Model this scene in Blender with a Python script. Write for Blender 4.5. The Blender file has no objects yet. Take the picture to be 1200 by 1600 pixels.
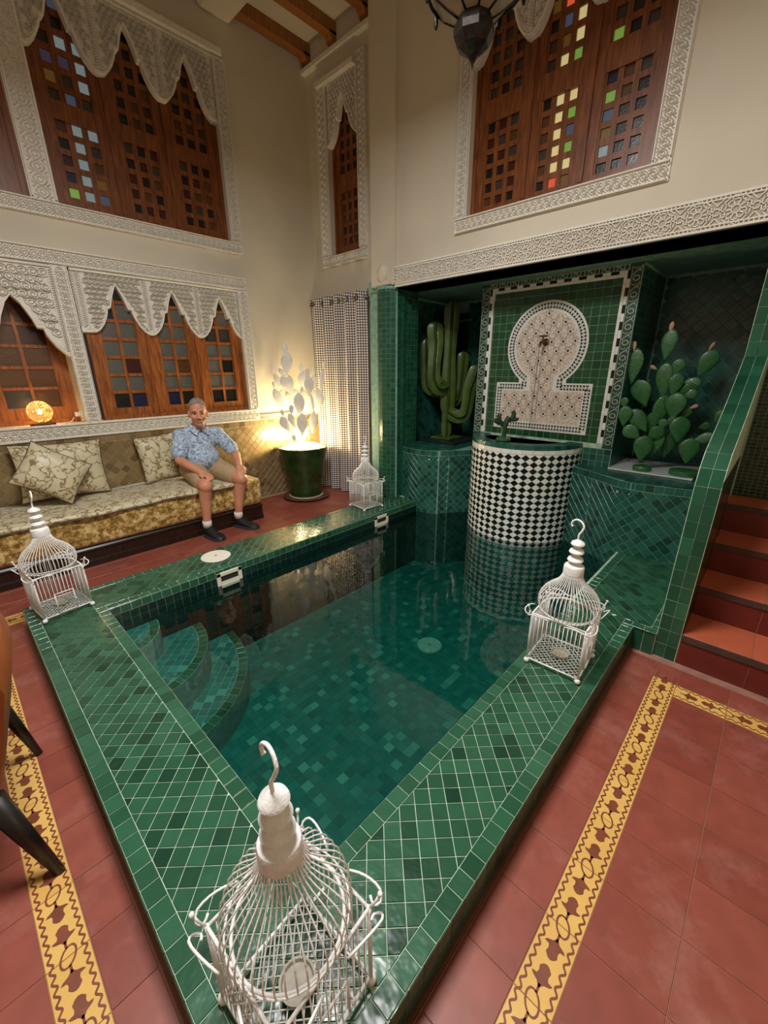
import bpy, math, random
from mathutils import Vector, Matrix
from mathutils.geometry import tessellate_polygon
random.seed(7)
R = random.uniform
PI = math.pi
sc = bpy.context.scene
COL = sc.collection

# ------------------------------------------------------------------ camera
def cam_axes(yaw, pit, rol):
    f = Vector((math.cos(pit)*math.cos(yaw), math.cos(pit)*math.sin(yaw), -math.sin(pit)))
    r = f.cross(Vector((0, 0, 1))).normalized()
    d = f.cross(r)
    c, s = math.cos(rol), math.sin(rol)
    return c*r + s*d, -s*r + c*d, f
CR, CD, CF = cam_axes(math.radians(43.38376), math.radians(19.23885), math.radians(0.28772))
CAMPOS = Vector((0, 0, 1.5))
cd_ = bpy.data.cameras.new('camera')
cam = bpy.data.objects.new('camera', cd_)
COL.objects.link(cam)
m = Matrix.Identity(4)
for i in range(3):
    m[i][0] = CR[i]; m[i][1] = -CD[i]; m[i][2] = -CF[i]; m[i][3] = CAMPOS[i]
cam.matrix_world = m
cd_.sensor_width = 36.0
cd_.lens = 641.1/1600*36.0
cd_.clip_start = 0.02
sc.camera = cam
def px(P):
    q = Vector(P) - CAMPOS
    z = q.dot(CF)
    if z < 0.05:
        return None
    return 600 + 641.1*q.dot(CR)/z, 800 + 641.1*q.dot(CD)/z

# ------------------------------------------------------------------ world, exposure
w = bpy.data.worlds.new('world'); sc.world = w
w.use_nodes = True
w.node_tree.nodes['Background'].inputs[0].default_value = (1.0, 0.93, 0.84, 1)
w.node_tree.nodes['Background'].inputs[1].default_value = 0.15
sc.view_settings.view_transform = 'Standard'
sc.view_settings.look = 'None'
sc.view_settings.gamma = 1.0
sc.view_settings.exposure = 0.38
sc.view_settings.use_curve_mapping = False

# large soft light added over the patio, unseen and without a fixture
added_light = bpy.data.lights.new('added_patio_light', 'AREA'); added_light.shape = 'RECTANGLE'; added_light.size = 0.9; added_light.size_y = 0.9
added_light.energy = 102; added_light.color = (1.0, 0.985, 0.96)
so_ = bpy.data.objects.new('added_patio_light', added_light); COL.objects.link(so_); so_.location = (0.66, 1.22, 3.48)
# unseen warm lamps added behind the camera (built as things further down)
ADDED_LAMPS = [  # position, watts, colour, radius
    ((-1.25, 1.35, 2.15), 5, (1.0, 0.80, 0.55), 0.15),
    ((1.15, -1.45, 2.15), 22, (1.0, 0.80, 0.55), 0.15),
    ((-1.3, -1.2, 2.3), 5, (1.0, 0.84, 0.62), 0.15),
]

# ------------------------------------------------------------------ helpers
def lin(c):
    out = []
    for v in c:
        v = v/255.0
        out.append(v/12.92 if v <= 0.04045 else ((v+0.055)/1.055)**2.4)
    return (out[0], out[1], out[2], 1.0)

MATS = {}
def nodes_of(name):
    m = bpy.data.materials.new(name)
    m.use_nodes = True
    nt = m.node_tree
    return m, nt, nt.nodes['Principled BSDF']
def N(nt, t, **kw):
    n = nt.nodes.new(t)
    for k, v in kw.items():
        setattr(n, k, v)
    return n
def mat(name, col, rough=0.6, metal=0.0, vary=0.0, scale=6.0, bump=0.0, bscale=60.0, emit=None, estr=0.0, spec=0.5, coat=0.0, col2=None, detail=4.0, alpha=None):
    """plain surface with optional colour mottling (noise between col and col2) and fine bump"""
    if name in MATS:
        return MATS[name]
    m, nt, b = nodes_of(name)
    b.inputs['Roughness'].default_value = rough
    b.inputs['Metallic'].default_value = metal
    b.inputs['Specular IOR Level'].default_value = spec
    b.inputs['Coat Weight'].default_value = coat
    c = lin(col)
    if col2 is not None or vary:
        tc = N(nt, 'ShaderNodeTexCoord')
        no = N(nt, 'ShaderNodeTexNoise'); no.inputs['Scale'].default_value = scale; no.inputs['Detail'].default_value = detail
        rp = N(nt, 'ShaderNodeValToRGB')
        nt.links.new(tc.outputs['Object'], no.inputs['Vector'])
        nt.links.new(no.outputs['Fac'], rp.inputs['Fac'])
        rp.color_ramp.elements[0].position = 0.35; rp.color_ramp.elements[1].position = 0.65
        if col2 is not None:
            rp.color_ramp.elements[0].color = c; rp.color_ramp.elements[1].color = lin(col2)
        else:
            rp.color_ramp.elements[0].color = tuple(x*(1-vary) for x in c[:3])+(1,)
            rp.color_ramp.elements[1].color = tuple(min(1, x*(1+vary)) for x in c[:3])+(1,)
        nt.links.new(rp.outputs['Color'], b.inputs['Base Color'])
    else:
        b.inputs['Base Color'].default_value = c
    if bump:
        tc2 = N(nt, 'ShaderNodeTexCoord')
        n2 = N(nt, 'ShaderNodeTexNoise'); n2.inputs['Scale'].default_value = bscale; n2.inputs['Detail'].default_value = 3
        bp = N(nt, 'ShaderNodeBump'); bp.inputs['Strength'].default_value = bump; bp.inputs['Distance'].default_value = 0.01
        nt.links.new(tc2.outputs['Object'], n2.inputs['Vector'])
        nt.links.new(n2.outputs['Fac'], bp.inputs['Height'])
        nt.links.new(bp.outputs['Normal'], b.inputs['Normal'])
    if emit is not None:
        b.inputs['Emission Color'].default_value = lin(emit)
        b.inputs['Emission Strength'].default_value = estr
    MATS[name] = m
    return m
def tilemat(name, cols, rough=0.25, bump=0.25, bscale=25.0, spec=0.5, mottled=0.15, coat=0.0, stain=None):
    """glazed tile: each tile (object or island) draws its own shade from cols"""
    if name in MATS:
        return MATS[name]
    m, nt, b = nodes_of(name)
    oi = N(nt, 'ShaderNodeObjectInfo'); ge = N(nt, 'ShaderNodeNewGeometry')
    ad = N(nt, 'ShaderNodeMath', operation='ADD'); fr = N(nt, 'ShaderNodeMath', operation='FRACT')
    nt.links.new(oi.outputs['Random'], ad.inputs[0]); nt.links.new(ge.outputs['Random Per Island'], ad.inputs[1])
    nt.links.new(ad.outputs[0], fr.inputs[0])
    rp = N(nt, 'ShaderNodeValToRGB'); rp.color_ramp.interpolation = 'LINEAR'
    els = rp.color_ramp.elements
    n = len(cols)
    while len(els) < n:
        els.new(0.5)
    for i, c in enumerate(cols):
        els[i].position = i/max(1, n-1); els[i].color = lin(c)
    nt.links.new(fr.outputs[0], rp.inputs['Fac'])
    no = N(nt, 'ShaderNodeTexNoise'); no.inputs['Scale'].default_value = 14; no.inputs['Detail'].default_value = 4
    nt.links.new(ge.outputs['Position'], no.inputs['Vector'])
    mp = N(nt, 'ShaderNodeMapRange'); mp.inputs['To Min'].default_value = 1-mottled; mp.inputs['To Max'].default_value = 1+mottled
    nt.links.new(no.outputs['Fac'], mp.inputs['Value'])
    mx = N(nt, 'ShaderNodeMix', data_type='RGBA', blend_type='MULTIPLY'); mx.inputs['Factor'].default_value = 1
    nt.links.new(rp.outputs['Color'], mx.inputs[6]); nt.links.new(mp.outputs['Result'], mx.inputs[7])
    if stain is None:
        nt.links.new(mx.outputs[2], b.inputs['Base Color'])
    else:
        n3 = N(nt, 'ShaderNodeTexNoise'); n3.inputs['Scale'].default_value = 3.1; n3.inputs['Detail'].default_value = 7; n3.inputs['Roughness'].default_value = .68
        nt.links.new(ge.outputs['Position'], n3.inputs['Vector'])
        r3 = N(nt, 'ShaderNodeMapRange'); r3.inputs['From Min'].default_value = .52; r3.inputs['From Max'].default_value = .75; r3.inputs['To Max'].default_value = .45
        nt.links.new(n3.outputs['Fac'], r3.inputs['Value'])
        m3 = N(nt, 'ShaderNodeMix', data_type='RGBA'); nt.links.new(r3.outputs['Result'], m3.inputs['Factor']); nt.links.new(mx.outputs[2], m3.inputs[6]); m3.inputs[7].default_value = lin(stain)
        nt.links.new(m3.outputs[2], b.inputs['Base Color'])
    n2 = N(nt, 'ShaderNodeTexNoise'); n2.inputs['Scale'].default_value = bscale; n2.inputs['Detail'].default_value = 2
    nt.links.new(ge.outputs['Position'], n2.inputs['Vector'])
    bp = N(nt, 'ShaderNodeBump'); bp.inputs['Strength'].default_value = bump; bp.inputs['Distance'].default_value = 0.01
    nt.links.new(n2.outputs['Fac'], bp.inputs['Height']); nt.links.new(bp.outputs['Normal'], b.inputs['Normal'])
    b.inputs['Roughness'].default_value = rough
    b.inputs['Specular IOR Level'].default_value = spec
    b.inputs['Coat Weight'].default_value = coat
    MATS[name] = m
    return m

class MB:
    """collects shapes; build() links them as one mesh object"""
    def __init__(s): s.v = []; s.f = []; s.uv = None
    def add(s, vs, fs):
        o = len(s.v); s.v += [tuple(p) for p in vs]; s.f += [tuple(i+o for i in f) for f in fs]; return s
    def box(s, a, b):
        x0, y0, z0 = [min(p, q) for p, q in zip(a, b)]; x1, y1, z1 = [max(p, q) for p, q in zip(a, b)]
        return s.add([(x0,y0,z0),(x1,y0,z0),(x1,y1,z0),(x0,y1,z0),(x0,y0,z1),(x1,y0,z1),(x1,y1,z1),(x0,y1,z1)],
                     [(0,3,2,1),(4,5,6,7),(0,1,5,4),(1,2,6,5),(2,3,7,6),(3,0,4,7)])
    def bbox(s, a, b, r):
        """box with chamfered edges"""
        x0, y0, z0 = [min(p, q) for p, q in zip(a, b)]; x1, y1, z1 = [max(p, q) for p, q in zip(a, b)]
        def ring(x0, y0, x1, y1, z, r): return [(x0+r,y0,z),(x1-r,y0,z),(x1,y0+r,z),(x1,y1-r,z),(x1-r,y1,z),(x0+r,y1,z),(x0,y1-r,z),(x0,y0+r,z)]
        rr = [ring(x0+r,y0+r,x1-r,y1-r,z0,r*.5), ring(x0,y0,x1,y1,z0+r,r), ring(x0,y0,x1,y1,z1-r,r), ring(x0+r,y0+r,x1-r,y1-r,z1,r*.5)]
        return s.loft(rr)
    def loft(s, rings, cap=True, closed=True):
        n = len(rings[0]); o = len(s.v); vs = [tuple(p) for r in rings for p in r]; fs = []
        for i in range(len(rings)-1):
            for j in range(n if closed else n-1):
                k = (j+1) % n
                fs.append((i*n+j, i*n+k, (i+1)*n+k, (i+1)*n+j))
        if cap:
            fs.append(tuple(range(n-1, -1, -1))); fs.append(tuple((len(rings)-1)*n+j for j in range(n)))
        return s.add(vs, fs)
    def tube(s, pts, r, seg=6, cap=True, rs=None):
        pts = [Vector(p) for p in pts]
        rings = []; n = len(pts)
        t0 = (pts[1]-pts[0]).normalized()
        up = Vector((0,0,1)) if abs(t0.z) < .9 else Vector((1,0,0))
        a = t0.cross(up).normalized()
        for i, p in enumerate(pts):
            t = (pts[min(i+1, n-1)]-pts[max(i-1, 0)])
            t = t.normalized() if t.length > 1e-9 else t0
            a = (a - t*a.dot(t)); a = a.normalized() if a.length > 1e-6 else t.orthogonal().normalized()
            b = t.cross(a)
            rr = rs[i] if rs else r
            rings.append([p + (a*math.cos(2*PI*j/seg)+b*math.sin(2*PI*j/seg))*rr for j in range(seg)])
        return s.loft(rings, cap)
    def lathe(s, prof, c=(0,0,0), seg=24, cap=True):
        return s.loft([[(c[0]+r*math.cos(2*PI*j/seg), c[1]+r*math.sin(2*PI*j/seg), c[2]+z) for j in range(seg)] for r, z in prof], cap)
    def ell(s, c, r, seg=16, rg=10, M=None):
        c = Vector(c); rings = []
        for i in range(rg+1):
            t = PI*i/rg; t = min(max(t, 0.02), PI-0.02)
            ring = []
            for j in range(seg):
                p = Vector((r[0]*math.sin(t)*math.cos(2*PI*j/seg), r[1]*math.sin(t)*math.sin(2*PI*j/seg), -r[2]*math.cos(t)))
                ring.append(c + (M @ p if M else p))
            rings.append(ring)
        return s.loft(rings)
    def cap_(s, a, b, ra, rb, seg=12):
        """tapered capsule"""
        a = Vector(a); b = Vector(b); t = (b-a).normalized(); x = t.orthogonal().normalized(); y = t.cross(x)
        rings = []
        for c, r, sg, order in ((a, ra, -1, (80,55,30,0)), (b, rb, 1, (0,30,55,80))):
            for d in order:
                d = math.radians(d)
                rings.append([c + t*sg*r*math.sin(d) + (x*math.cos(2*PI*j/seg)+y*math.sin(2*PI*j/seg))*r*math.cos(d) for j in range(seg)])
        return s.loft(rings)
    def prism(s, poly, f, w0, w1):
        """flat outline (concave allowed) in (u,v) mapped by f(u,v,w), extruded from w0 to w1"""
        n = len(poly)
        tri = tessellate_polygon([[Vector((p[0], p[1], 0)) for p in poly]])
        vs = [f(p[0], p[1], w0) for p in poly] + [f(p[0], p[1], w1) for p in poly]
        fs = [tuple(t) for t in tri] + [tuple(i+n for i in reversed(t)) for t in tri]
        fs += [(i, (i+1) % n, (i+1) % n+n, i+n) for i in range(n)]
        return s.add(vs, fs)
    def ribbon(s, pts, wd, f, w0, w1, closed=False, round_=False):
        """a raised line of width wd along 2-D points, on surface f"""
        n = len(pts)
        if n < 2: return s
        L, Rr, Mi = [], [], []
        for i in range(n):
            if closed: a, b = pts[i-1], pts[(i+1) % n]
            else: a, b = pts[max(i-1, 0)], pts[min(i+1, n-1)]
            dx, dy = b[0]-a[0], b[1]-a[1]; l = math.hypot(dx, dy) or 1
            nx, ny = -dy/l*wd/2, dx/l*wd/2
            L.append((pts[i][0]+nx, pts[i][1]+ny)); Rr.append((pts[i][0]-nx, pts[i][1]-ny)); Mi.append(pts[i])
        o = len(s.v); k = 3 if round_ else 4
        for i in range(n):
            if round_:
                s.v += [tuple(f(L[i][0], L[i][1], w0)), tuple(f(Mi[i][0], Mi[i][1], w1)), tuple(f(Rr[i][0], Rr[i][1], w0))]
            else:
                s.v += [tuple(f(L[i][0], L[i][1], w0)), tuple(f(L[i][0], L[i][1], w1)), tuple(f(Rr[i][0], Rr[i][1], w1)), tuple(f(Rr[i][0], Rr[i][1], w0))]
        for i in range(n if closed else n-1):
            j = (i+1) % n
            for q in range(k-1):
                s.f.append((o+i*k+q, o+j*k+q, o+j*k+q+1, o+i*k+q+1))
        return s
    def build(s, name, m, parent=None, smooth=False, mesh_only=False):
        me = bpy.data.meshes.new(name)
        me.from_pydata(s.v, [], s.f)
        if smooth:
            me.polygons.foreach_set('use_smooth', [True]*len(me.polygons))
        if m is not None: me.materials.append(m)
        me.update()
        if mesh_only: return me
        return link(name, me, parent)
def link(name, me, parent=None, loc=None):
    o = bpy.data.objects.new(name, me); COL.objects.link(o)
    if parent is not None: o.parent = parent
    if loc is not None: o.location = loc
    return o
def tag(o, label=None, cat=None, group=None, kind=None):
    if label: o['label'] = label
    if cat: o['category'] = cat
    if group: o['group'] = group
    if kind: o['kind'] = kind
    return o
def thing(name, label, cat, loc=(0,0,0), rz=0.0, group=None):
    o = bpy.data.objects.new(name, None); COL.objects.link(o)
    o.location = loc; o.rotation_euler = (0,0,rz); o.empty_display_size = .1
    return tag(o, label, cat, group)
def struct(o, label, cat):
    return tag(o, label, cat, None, 'structure')
def autosmooth(o, deg=35):
    me = o.data
    me.polygons.foreach_set('use_smooth', [True]*len(me.polygons))
    try: me.set_sharp_from_angle(angle=math.radians(deg))
    except Exception: pass
    return o

# planes: (u, v, w) -> point, w = distance out of the surface towards the room
def on_left(Y):  return lambda u, v, w: (u, Y-w, v)          # u = X, v = Z, faces -Y
def on_back(X):  return lambda u, v, w: (X-w, u, v)          # u = Y, v = Z, faces -X
def on_top(Z):   return lambda u, v, w: (u, v, Z+w)          # u = X, v = Y
def on_right(Y): return lambda u, v, w: (u, Y+w, v)          # faces +Y
def on_pos(X):   return lambda u, v, w: (X+w, u, v)          # faces +X

# ------------------------------------------------------------------ tile laying
def area2(p): return 0.5*sum(p[i-1][0]*p[i][1]-p[i][0]*p[i-1][1] for i in range(len(p)))
def ccw(p): return list(p) if area2(p) > 0 else list(p)[::-1]
def clip(poly, region):
    out = poly
    n = len(region)
    for i in range(n):
        a, b = region[i], region[(i+1) % n]
        inp, out = out, []
        if not inp: break
        def side(p): return (b[0]-a[0])*(p[1]-a[1])-(b[1]-a[1])*(p[0]-a[0])
        for j in range(len(inp)):
            p, q = inp[j-1], inp[j]
            sp, sq = side(p), side(q)
            if (sp >= 0) != (sq >= 0):
                t = sp/(sp-sq); out.append((p[0]+(q[0]-p[0])*t, p[1]+(q[1]-p[1])*t))
            if sq >= 0: out.append(q)
    # drop doubled points
    res = []
    for p in out:
        if not res or math.hypot(p[0]-res[-1][0], p[1]-res[-1][1]) > 1e-5: res.append(p)
    if len(res) > 1 and math.hypot(res[0][0]-res[-1][0], res[0][1]-res[-1][1]) < 1e-5: res.pop()
    return res
def rect(u0, v0, u1, v1): return [(u0,v0),(u1,v0),(u1,v1),(u0,v1)]
def lattice(region, su, sv=None, ang=0.0, org=(0,0), stagger=0.0, minfrac=0.12, pick=None):
    """tiles of su x sv turned by ang degrees, cut to the convex region"""
    sv = sv or su; region = ccw(region)
    ca, sa = math.cos(math.radians(ang)), math.sin(math.radians(ang))
    loc = [((p[0]-org[0])*ca+(p[1]-org[1])*sa, -(p[0]-org[0])*sa+(p[1]-org[1])*ca) for p in region]
    lo = ccw(loc)
    i0 = math.floor(min(p[0] for p in lo)/su)-1; i1 = math.ceil(max(p[0] for p in lo)/su)+1
    j0 = math.floor(min(p[1] for p in lo)/sv)-1; j1 = math.ceil(max(p[1] for p in lo)/sv)+1
    out = []
    for j in range(j0, j1+1):
        off = stagger*su*(j % 2)
        for i in range(i0, i1+1):
            if pick is not None and (i+j) % 2 != pick: continue
            q = clip([(i*su+off, j*sv), ((i+1)*su+off, j*sv), ((i+1)*su+off, (j+1)*sv), (i*su+off, (j+1)*sv)], lo)
            if len(q) >= 3 and area2(q) > minfrac*su*sv:
                out.append([(org[0]+x*ca-y*sa, org[1]+x*sa+y*ca) for x, y in q])
    return out
def shrink(p, d):
    c0 = sum(q[0] for q in p)/len(p); c1 = sum(q[1] for q in p)/len(p)
    out = []
    n = len(p)
    for i in range(n):
        a, b, c = p[i-1], p[i], p[(i+1) % n]
        l1 = math.hypot(b[0]-a[0], b[1]-a[1]) or 1e-9; l2 = math.hypot(c[0]-b[0], c[1]-b[1]) or 1e-9
        n1 = (-(b[1]-a[1])/l1, (b[0]-a[0])/l1); n2 = (-(c[1]-b[1])/l2, (c[0]-b[0])/l2)
        k = 1+n1[0]*n2[0]+n1[1]*n2[1]
        k = max(k, .35)
        x, y = b[0]+(n1[0]+n2[0])/k*d, b[1]+(n1[1]+n2[1])/k*d
        out.append((x, y))
    if area2(out) < 0.2*area2(p):
        s = .7
        out = [(c0+(q[0]-c0)*s, c1+(q[1]-c1)*s) for q in p]
    return out
MESHCACHE = {}
def tile_shape(poly, f, gap, th, bev):
    p = ccw(poly)
    a = shrink(p, gap/2); b = shrink(p, gap/2+bev)
    n = len(p)
    vs = [Vector(f(q[0], q[1], -0.001)) for q in a] + [Vector(f(q[0], q[1], th*.6)) for q in a] + [Vector(f(q[0], q[1], th)) for q in b]
    fs = [tuple(2*n+i for i in range(n))]
    for k in (0, n):
        fs += [(k+i, k+(i+1) % n, k+n+(i+1) % n, k+n+i) for i in range(n)]
    return vs, fs
def vis_size(vs):
    """projected area in pixels, only what lies inside the frame"""
    pts = [px(v) for v in vs]
    if any(p is None for p in pts): return 0
    cx = sum(p[0] for p in pts)/len(pts); cy = sum(p[1] for p in pts)/len(pts)
    if not (-15 < cx < 1215 and -15 < cy < 1615): return 0
    return abs(area2(pts))
def tiles(owner, cells, f, m, n=300, gap=.003, th=.003, bev=.0012, name='tile', tilt=.004, unseen=None, stuff=True):
    """cells: (u,v) polygons. The n that show largest become children of owner, the rest one stuff child."""
    items = []
    for c in cells:
        vs, fs = tile_shape(c, f, gap, th, bev)
        k = len(c)
        s = vis_size(vs[2*k:])
        if unseen and unseen(sum((v for v in vs), Vector())/len(vs)): s = 0
        items.append((s, vs, fs, k))
    items.sort(key=lambda t: -t[0])
    big = [t for t in items[:n] if t[0] > 20]
    small = items[len(big):]
    for s, vs, fs, k in big:
        c = sum(vs, Vector())/len(vs)
        key = (m.name,) + tuple(round(x, 4) for v in vs for x in (v-c))
        me = MESHCACHE.get(key)
        if me is None:
            b = MB().add([v-c for v in vs], fs)
            me = b.build(name, m, mesh_only=True); MESHCACHE[key] = me
        o = link(name, me, owner, c - (owner.location if owner.type == 'EMPTY' else Vector()))
        if tilt: o.rotation_euler = (R(-tilt, tilt), R(-tilt, tilt), R(-tilt, tilt))
    if small and stuff:
        b = MB()
        for s, vs, fs, k in small:
            c = sum(vs, Vector())/len(vs)
            if tilt:
                rot = Matrix.Rotation(R(-tilt, tilt), 3, 'X') @ Matrix.Rotation(R(-tilt, tilt), 3, 'Y')
                vs = [c + rot @ (v-c) for v in vs]
            b.add(vs, fs)
        if owner.type == 'EMPTY':
            L = owner.location; b.v = [(x-L.x, y-L.y, z-L.z) for x, y, z in b.v]
        o = b.build(name+'_field', m, owner); o['kind'] = 'stuff'
    return items
def copy_tree(o, parent=None):
    c = o.copy(); COL.objects.link(c)
    if parent is not None: c.parent = parent
    for ch in [x for x in KIDS(o)]:
        copy_tree(ch, c)
    return c
def KIDS(o):
    return [x for x in o.children]
def wall_cells(mb, f, u0, u1, v0, v1, holes, th):
    us = sorted({u0, u1, *[h[0] for h in holes], *[h[2] for h in holes]}); vs = sorted({v0, v1, *[h[1] for h in holes], *[h[3] for h in holes]})
    us = [u for u in us if u0 <= u <= u1]; vs = [v for v in vs if v0 <= v <= v1]
    for i in range(len(us)-1):
        for j in range(len(vs)-1):
            cu, cv = (us[i]+us[i+1])/2, (vs[j]+vs[j+1])/2
            if any(h[0] < cu < h[2] and h[1] < cv < h[3] for h in holes): continue
            mb.box(f(us[i], vs[j], 0), f(us[i+1], vs[j+1], -th))
    return mb
def smooth_path(P, n=28):
    P = [Vector(p) for p in P]; out = []
    for i in range(len(P)-1):
        p0, p1, p2, p3 = P[max(i-1, 0)], P[i], P[i+1], P[min(i+2, len(P)-1)]
        m_ = max(2, n//(len(P)-1))
        for k in range(m_):
            t = k/m_
            out.append(.5*((2*p1)+(p2-p0)*t+(2*p0-5*p1+4*p2-p3)*t*t+(3*p1-p0-3*p2+p3)*t**3))
    out.append(P[-1]); return out
def inside(p, poly):
    c = False; n = len(poly)
    for i in range(n):
        a, b2 = poly[i], poly[i-1]
        if (a[1] > p[1]) != (b2[1] > p[1]) and p[0] < (b2[0]-a[0])*(p[1]-a[1])/(b2[1]-a[1])+a[0]: c = not c
    return c

# ------------------------------------------------------------------ materials
PLASTER = mat('plaster', (206, 197, 178), .75, vary=.05, scale=1.7, bump=.12, bscale=14)
STUCCO = mat('carved_stucco', (228, 223, 212), .7, vary=.05, scale=30, bump=.5, bscale=75)
STUCCO_SHADE = mat('shaded_stucco', (186, 176, 158), .85, bump=.5, bscale=90)  # darker stucco; shade of the frieze recesses is in its colour
GROUT_G = mat('green_grout', (172, 196, 172), .7, vary=.2, scale=20)
GROUT_D = mat('dark_grout', (122, 160, 144), .6, vary=.2, scale=20)
GREEN = tilemat('green_zellige', [(24,58,42),(38,80,58),(42,88,64),(50,96,72),(32,70,50)], .2, .25, 22)
GREEN_E = tilemat('green_edge_zellige', [(32,72,52),(42,88,64),(50,96,72),(38,80,58)], .18, .2, 22)
GREEN_W = tilemat('green_wall_zellige', [(20,70,58),(32,88,76),(40,98,84),(26,78,66),(16,58,50)], .28, .25, 24)
GREEN_P = tilemat('green_panel_zellige', [(20,62,38),(32,80,48),(26,70,42),(40,88,56)], .25, .2, 24)
GREEN_PAR = tilemat('green_parapet_tile', [(20,66,48),(32,84,60),(26,74,54),(40,96,70)], .2, .15, 12)
POOLT = tilemat('pool_zellige', [(24,94,84),(34,108,96),(30,102,92),(40,114,102),(28,98,88),(44,120,106),(36,108,96),(86,150,132)], .3, .1, 20)
DADO_M = tilemat('dado_zellige', [(110,90,58),(138,116,78),(128,106,70),(152,130,92),(96,78,50)], .25, .25, 24)
DADO_G = mat('dado_grout', (176, 160, 124), .7)
WHITE_T = tilemat('white_zellige', [(222,222,214),(236,236,230),(228,228,222)], .22, .2, 24)
BLACK_T = tilemat('black_zellige', [(10,22,20),(16,34,28),(12,28,24)], .2, .2, 24)
RED = tilemat('red_cement_tile', [(130,64,52),(138,70,56),(144,76,62),(134,66,54)], .42, .1, 9, mottled=.28, stain=(178,132,122))
RED_G = mat('floor_grout', (156, 108, 88), .8)
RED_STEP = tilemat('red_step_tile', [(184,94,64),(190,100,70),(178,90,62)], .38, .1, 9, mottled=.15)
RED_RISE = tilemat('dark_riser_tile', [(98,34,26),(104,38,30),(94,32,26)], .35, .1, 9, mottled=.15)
STEP_EDGE = mat('step_edge_stone', (70, 52, 44), .5, vary=.15, scale=25)
YEL = tilemat('yellow_cement_tile', [(216,172,92),(222,180,100),(212,166,88)], .4, .1, 9, mottled=.12)
BROWN_PRINT = mat('brown_print', (120, 62, 40), .45, vary=.15, scale=30)
MARBLE = mat('threshold_stone', (150, 110, 98), .5, vary=.15, scale=12)
BASE_BROWN = mat('brown_skirting', (84, 56, 42), .5, vary=.2, scale=12)
def wood(name, a, b, rough=.4):
    if name in MATS: return MATS[name]
    m, nt, bs = nodes_of(name)
    tc = N(nt, 'ShaderNodeTexCoord'); mp = N(nt, 'ShaderNodeMapping'); mp.inputs['Scale'].default_value = (14, 14, 1.6)
    no = N(nt, 'ShaderNodeTexNoise'); no.inputs['Scale'].default_value = 4; no.inputs['Detail'].default_value = 6; no.inputs['Distortion'].default_value = .6
    rp = N(nt, 'ShaderNodeValToRGB'); rp.color_ramp.elements[0].color = lin(a); rp.color_ramp.elements[1].color = lin(b)
    rp.color_ramp.elements[0].position = .35; rp.color_ramp.elements[1].position = .7
    nt.links.new(tc.outputs['Object'], mp.inputs['Vector']); nt.links.new(mp.outputs['Vector'], no.inputs['Vector'])
    nt.links.new(no.outputs['Fac'], rp.inputs['Fac']); nt.links.new(rp.outputs['Color'], bs.inputs['Base Color'])
    bs.inputs['Roughness'].default_value = rough
    MATS[name] = m
    return m
CEDAR = wood('cedar', (116, 60, 20), (172, 100, 42))
CEDAR_SHADE = wood('shaded_cedar', (94, 48, 16), (140, 78, 32))  # same cedar for the upper windows, their weaker light put into the colour
RAFTER = wood('rafter_wood', (138, 84, 32), (166, 106, 44))
DARKWOOD = wood('dark_wood', (30, 18, 12), (52, 32, 22), .3)
def glass(name, col, emit=0.0, rough=.3, ecol=None):
    if name in MATS: return MATS[name]
    m, nt, b = nodes_of(name)
    b.inputs['Base Color'].default_value = lin(col); b.inputs['Roughness'].default_value = rough
    b.inputs['Specular IOR Level'].default_value = .6
    no = N(nt, 'ShaderNodeTexVoronoi'); no.inputs['Scale'].default_value = 90
    tc = N(nt, 'ShaderNodeTexCoord'); bp = N(nt, 'ShaderNodeBump'); bp.inputs['Strength'].default_value = .12; bp.inputs['Distance'].default_value = .004
    nt.links.new(tc.outputs['Object'], no.inputs['Vector']); nt.links.new(no.outputs['Distance'], bp.inputs['Height']); nt.links.new(bp.outputs['Normal'], b.inputs['Normal'])
    if emit:
        b.inputs['Emission Color'].default_value = lin(ecol or col); b.inputs['Emission Strength'].default_value = emit
    MATS[name] = m
    return m
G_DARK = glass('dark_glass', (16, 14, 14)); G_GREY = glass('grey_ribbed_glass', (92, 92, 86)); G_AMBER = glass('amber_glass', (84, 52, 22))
G_BLUE = glass('blue_glass', (22, 26, 60)); G_RED = glass('red_glass', (60, 16, 12)); G_SMOKE = glass('smoky_glass', (58, 52, 46))
GL_WHITE = glass('lit_clear_glass', (96, 108, 110), .22, .3, (170, 190, 192)); GL_GREEN = glass('lit_green_glass', (80, 110, 44), .26, .3, (160, 205, 90)); GL_CREAM = glass('lit_cream_glass', (150, 136, 90), .42, .3, (235, 215, 150))
GL_BLUE = glass('lit_blue_glass', (54, 62, 84), .12, .3, (120, 138, 170)); GL_OCHRE = glass('lit_ochre_glass', (90, 64, 24), .10, .3, (170, 124, 50)); GL_RED = glass('lit_red_glass', (130, 40, 26), .45, .3, (240, 100, 66)); GL_VIOLET = glass('lit_violet_glass', (60, 54, 70), .08, .3, (120, 108, 140))

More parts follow.
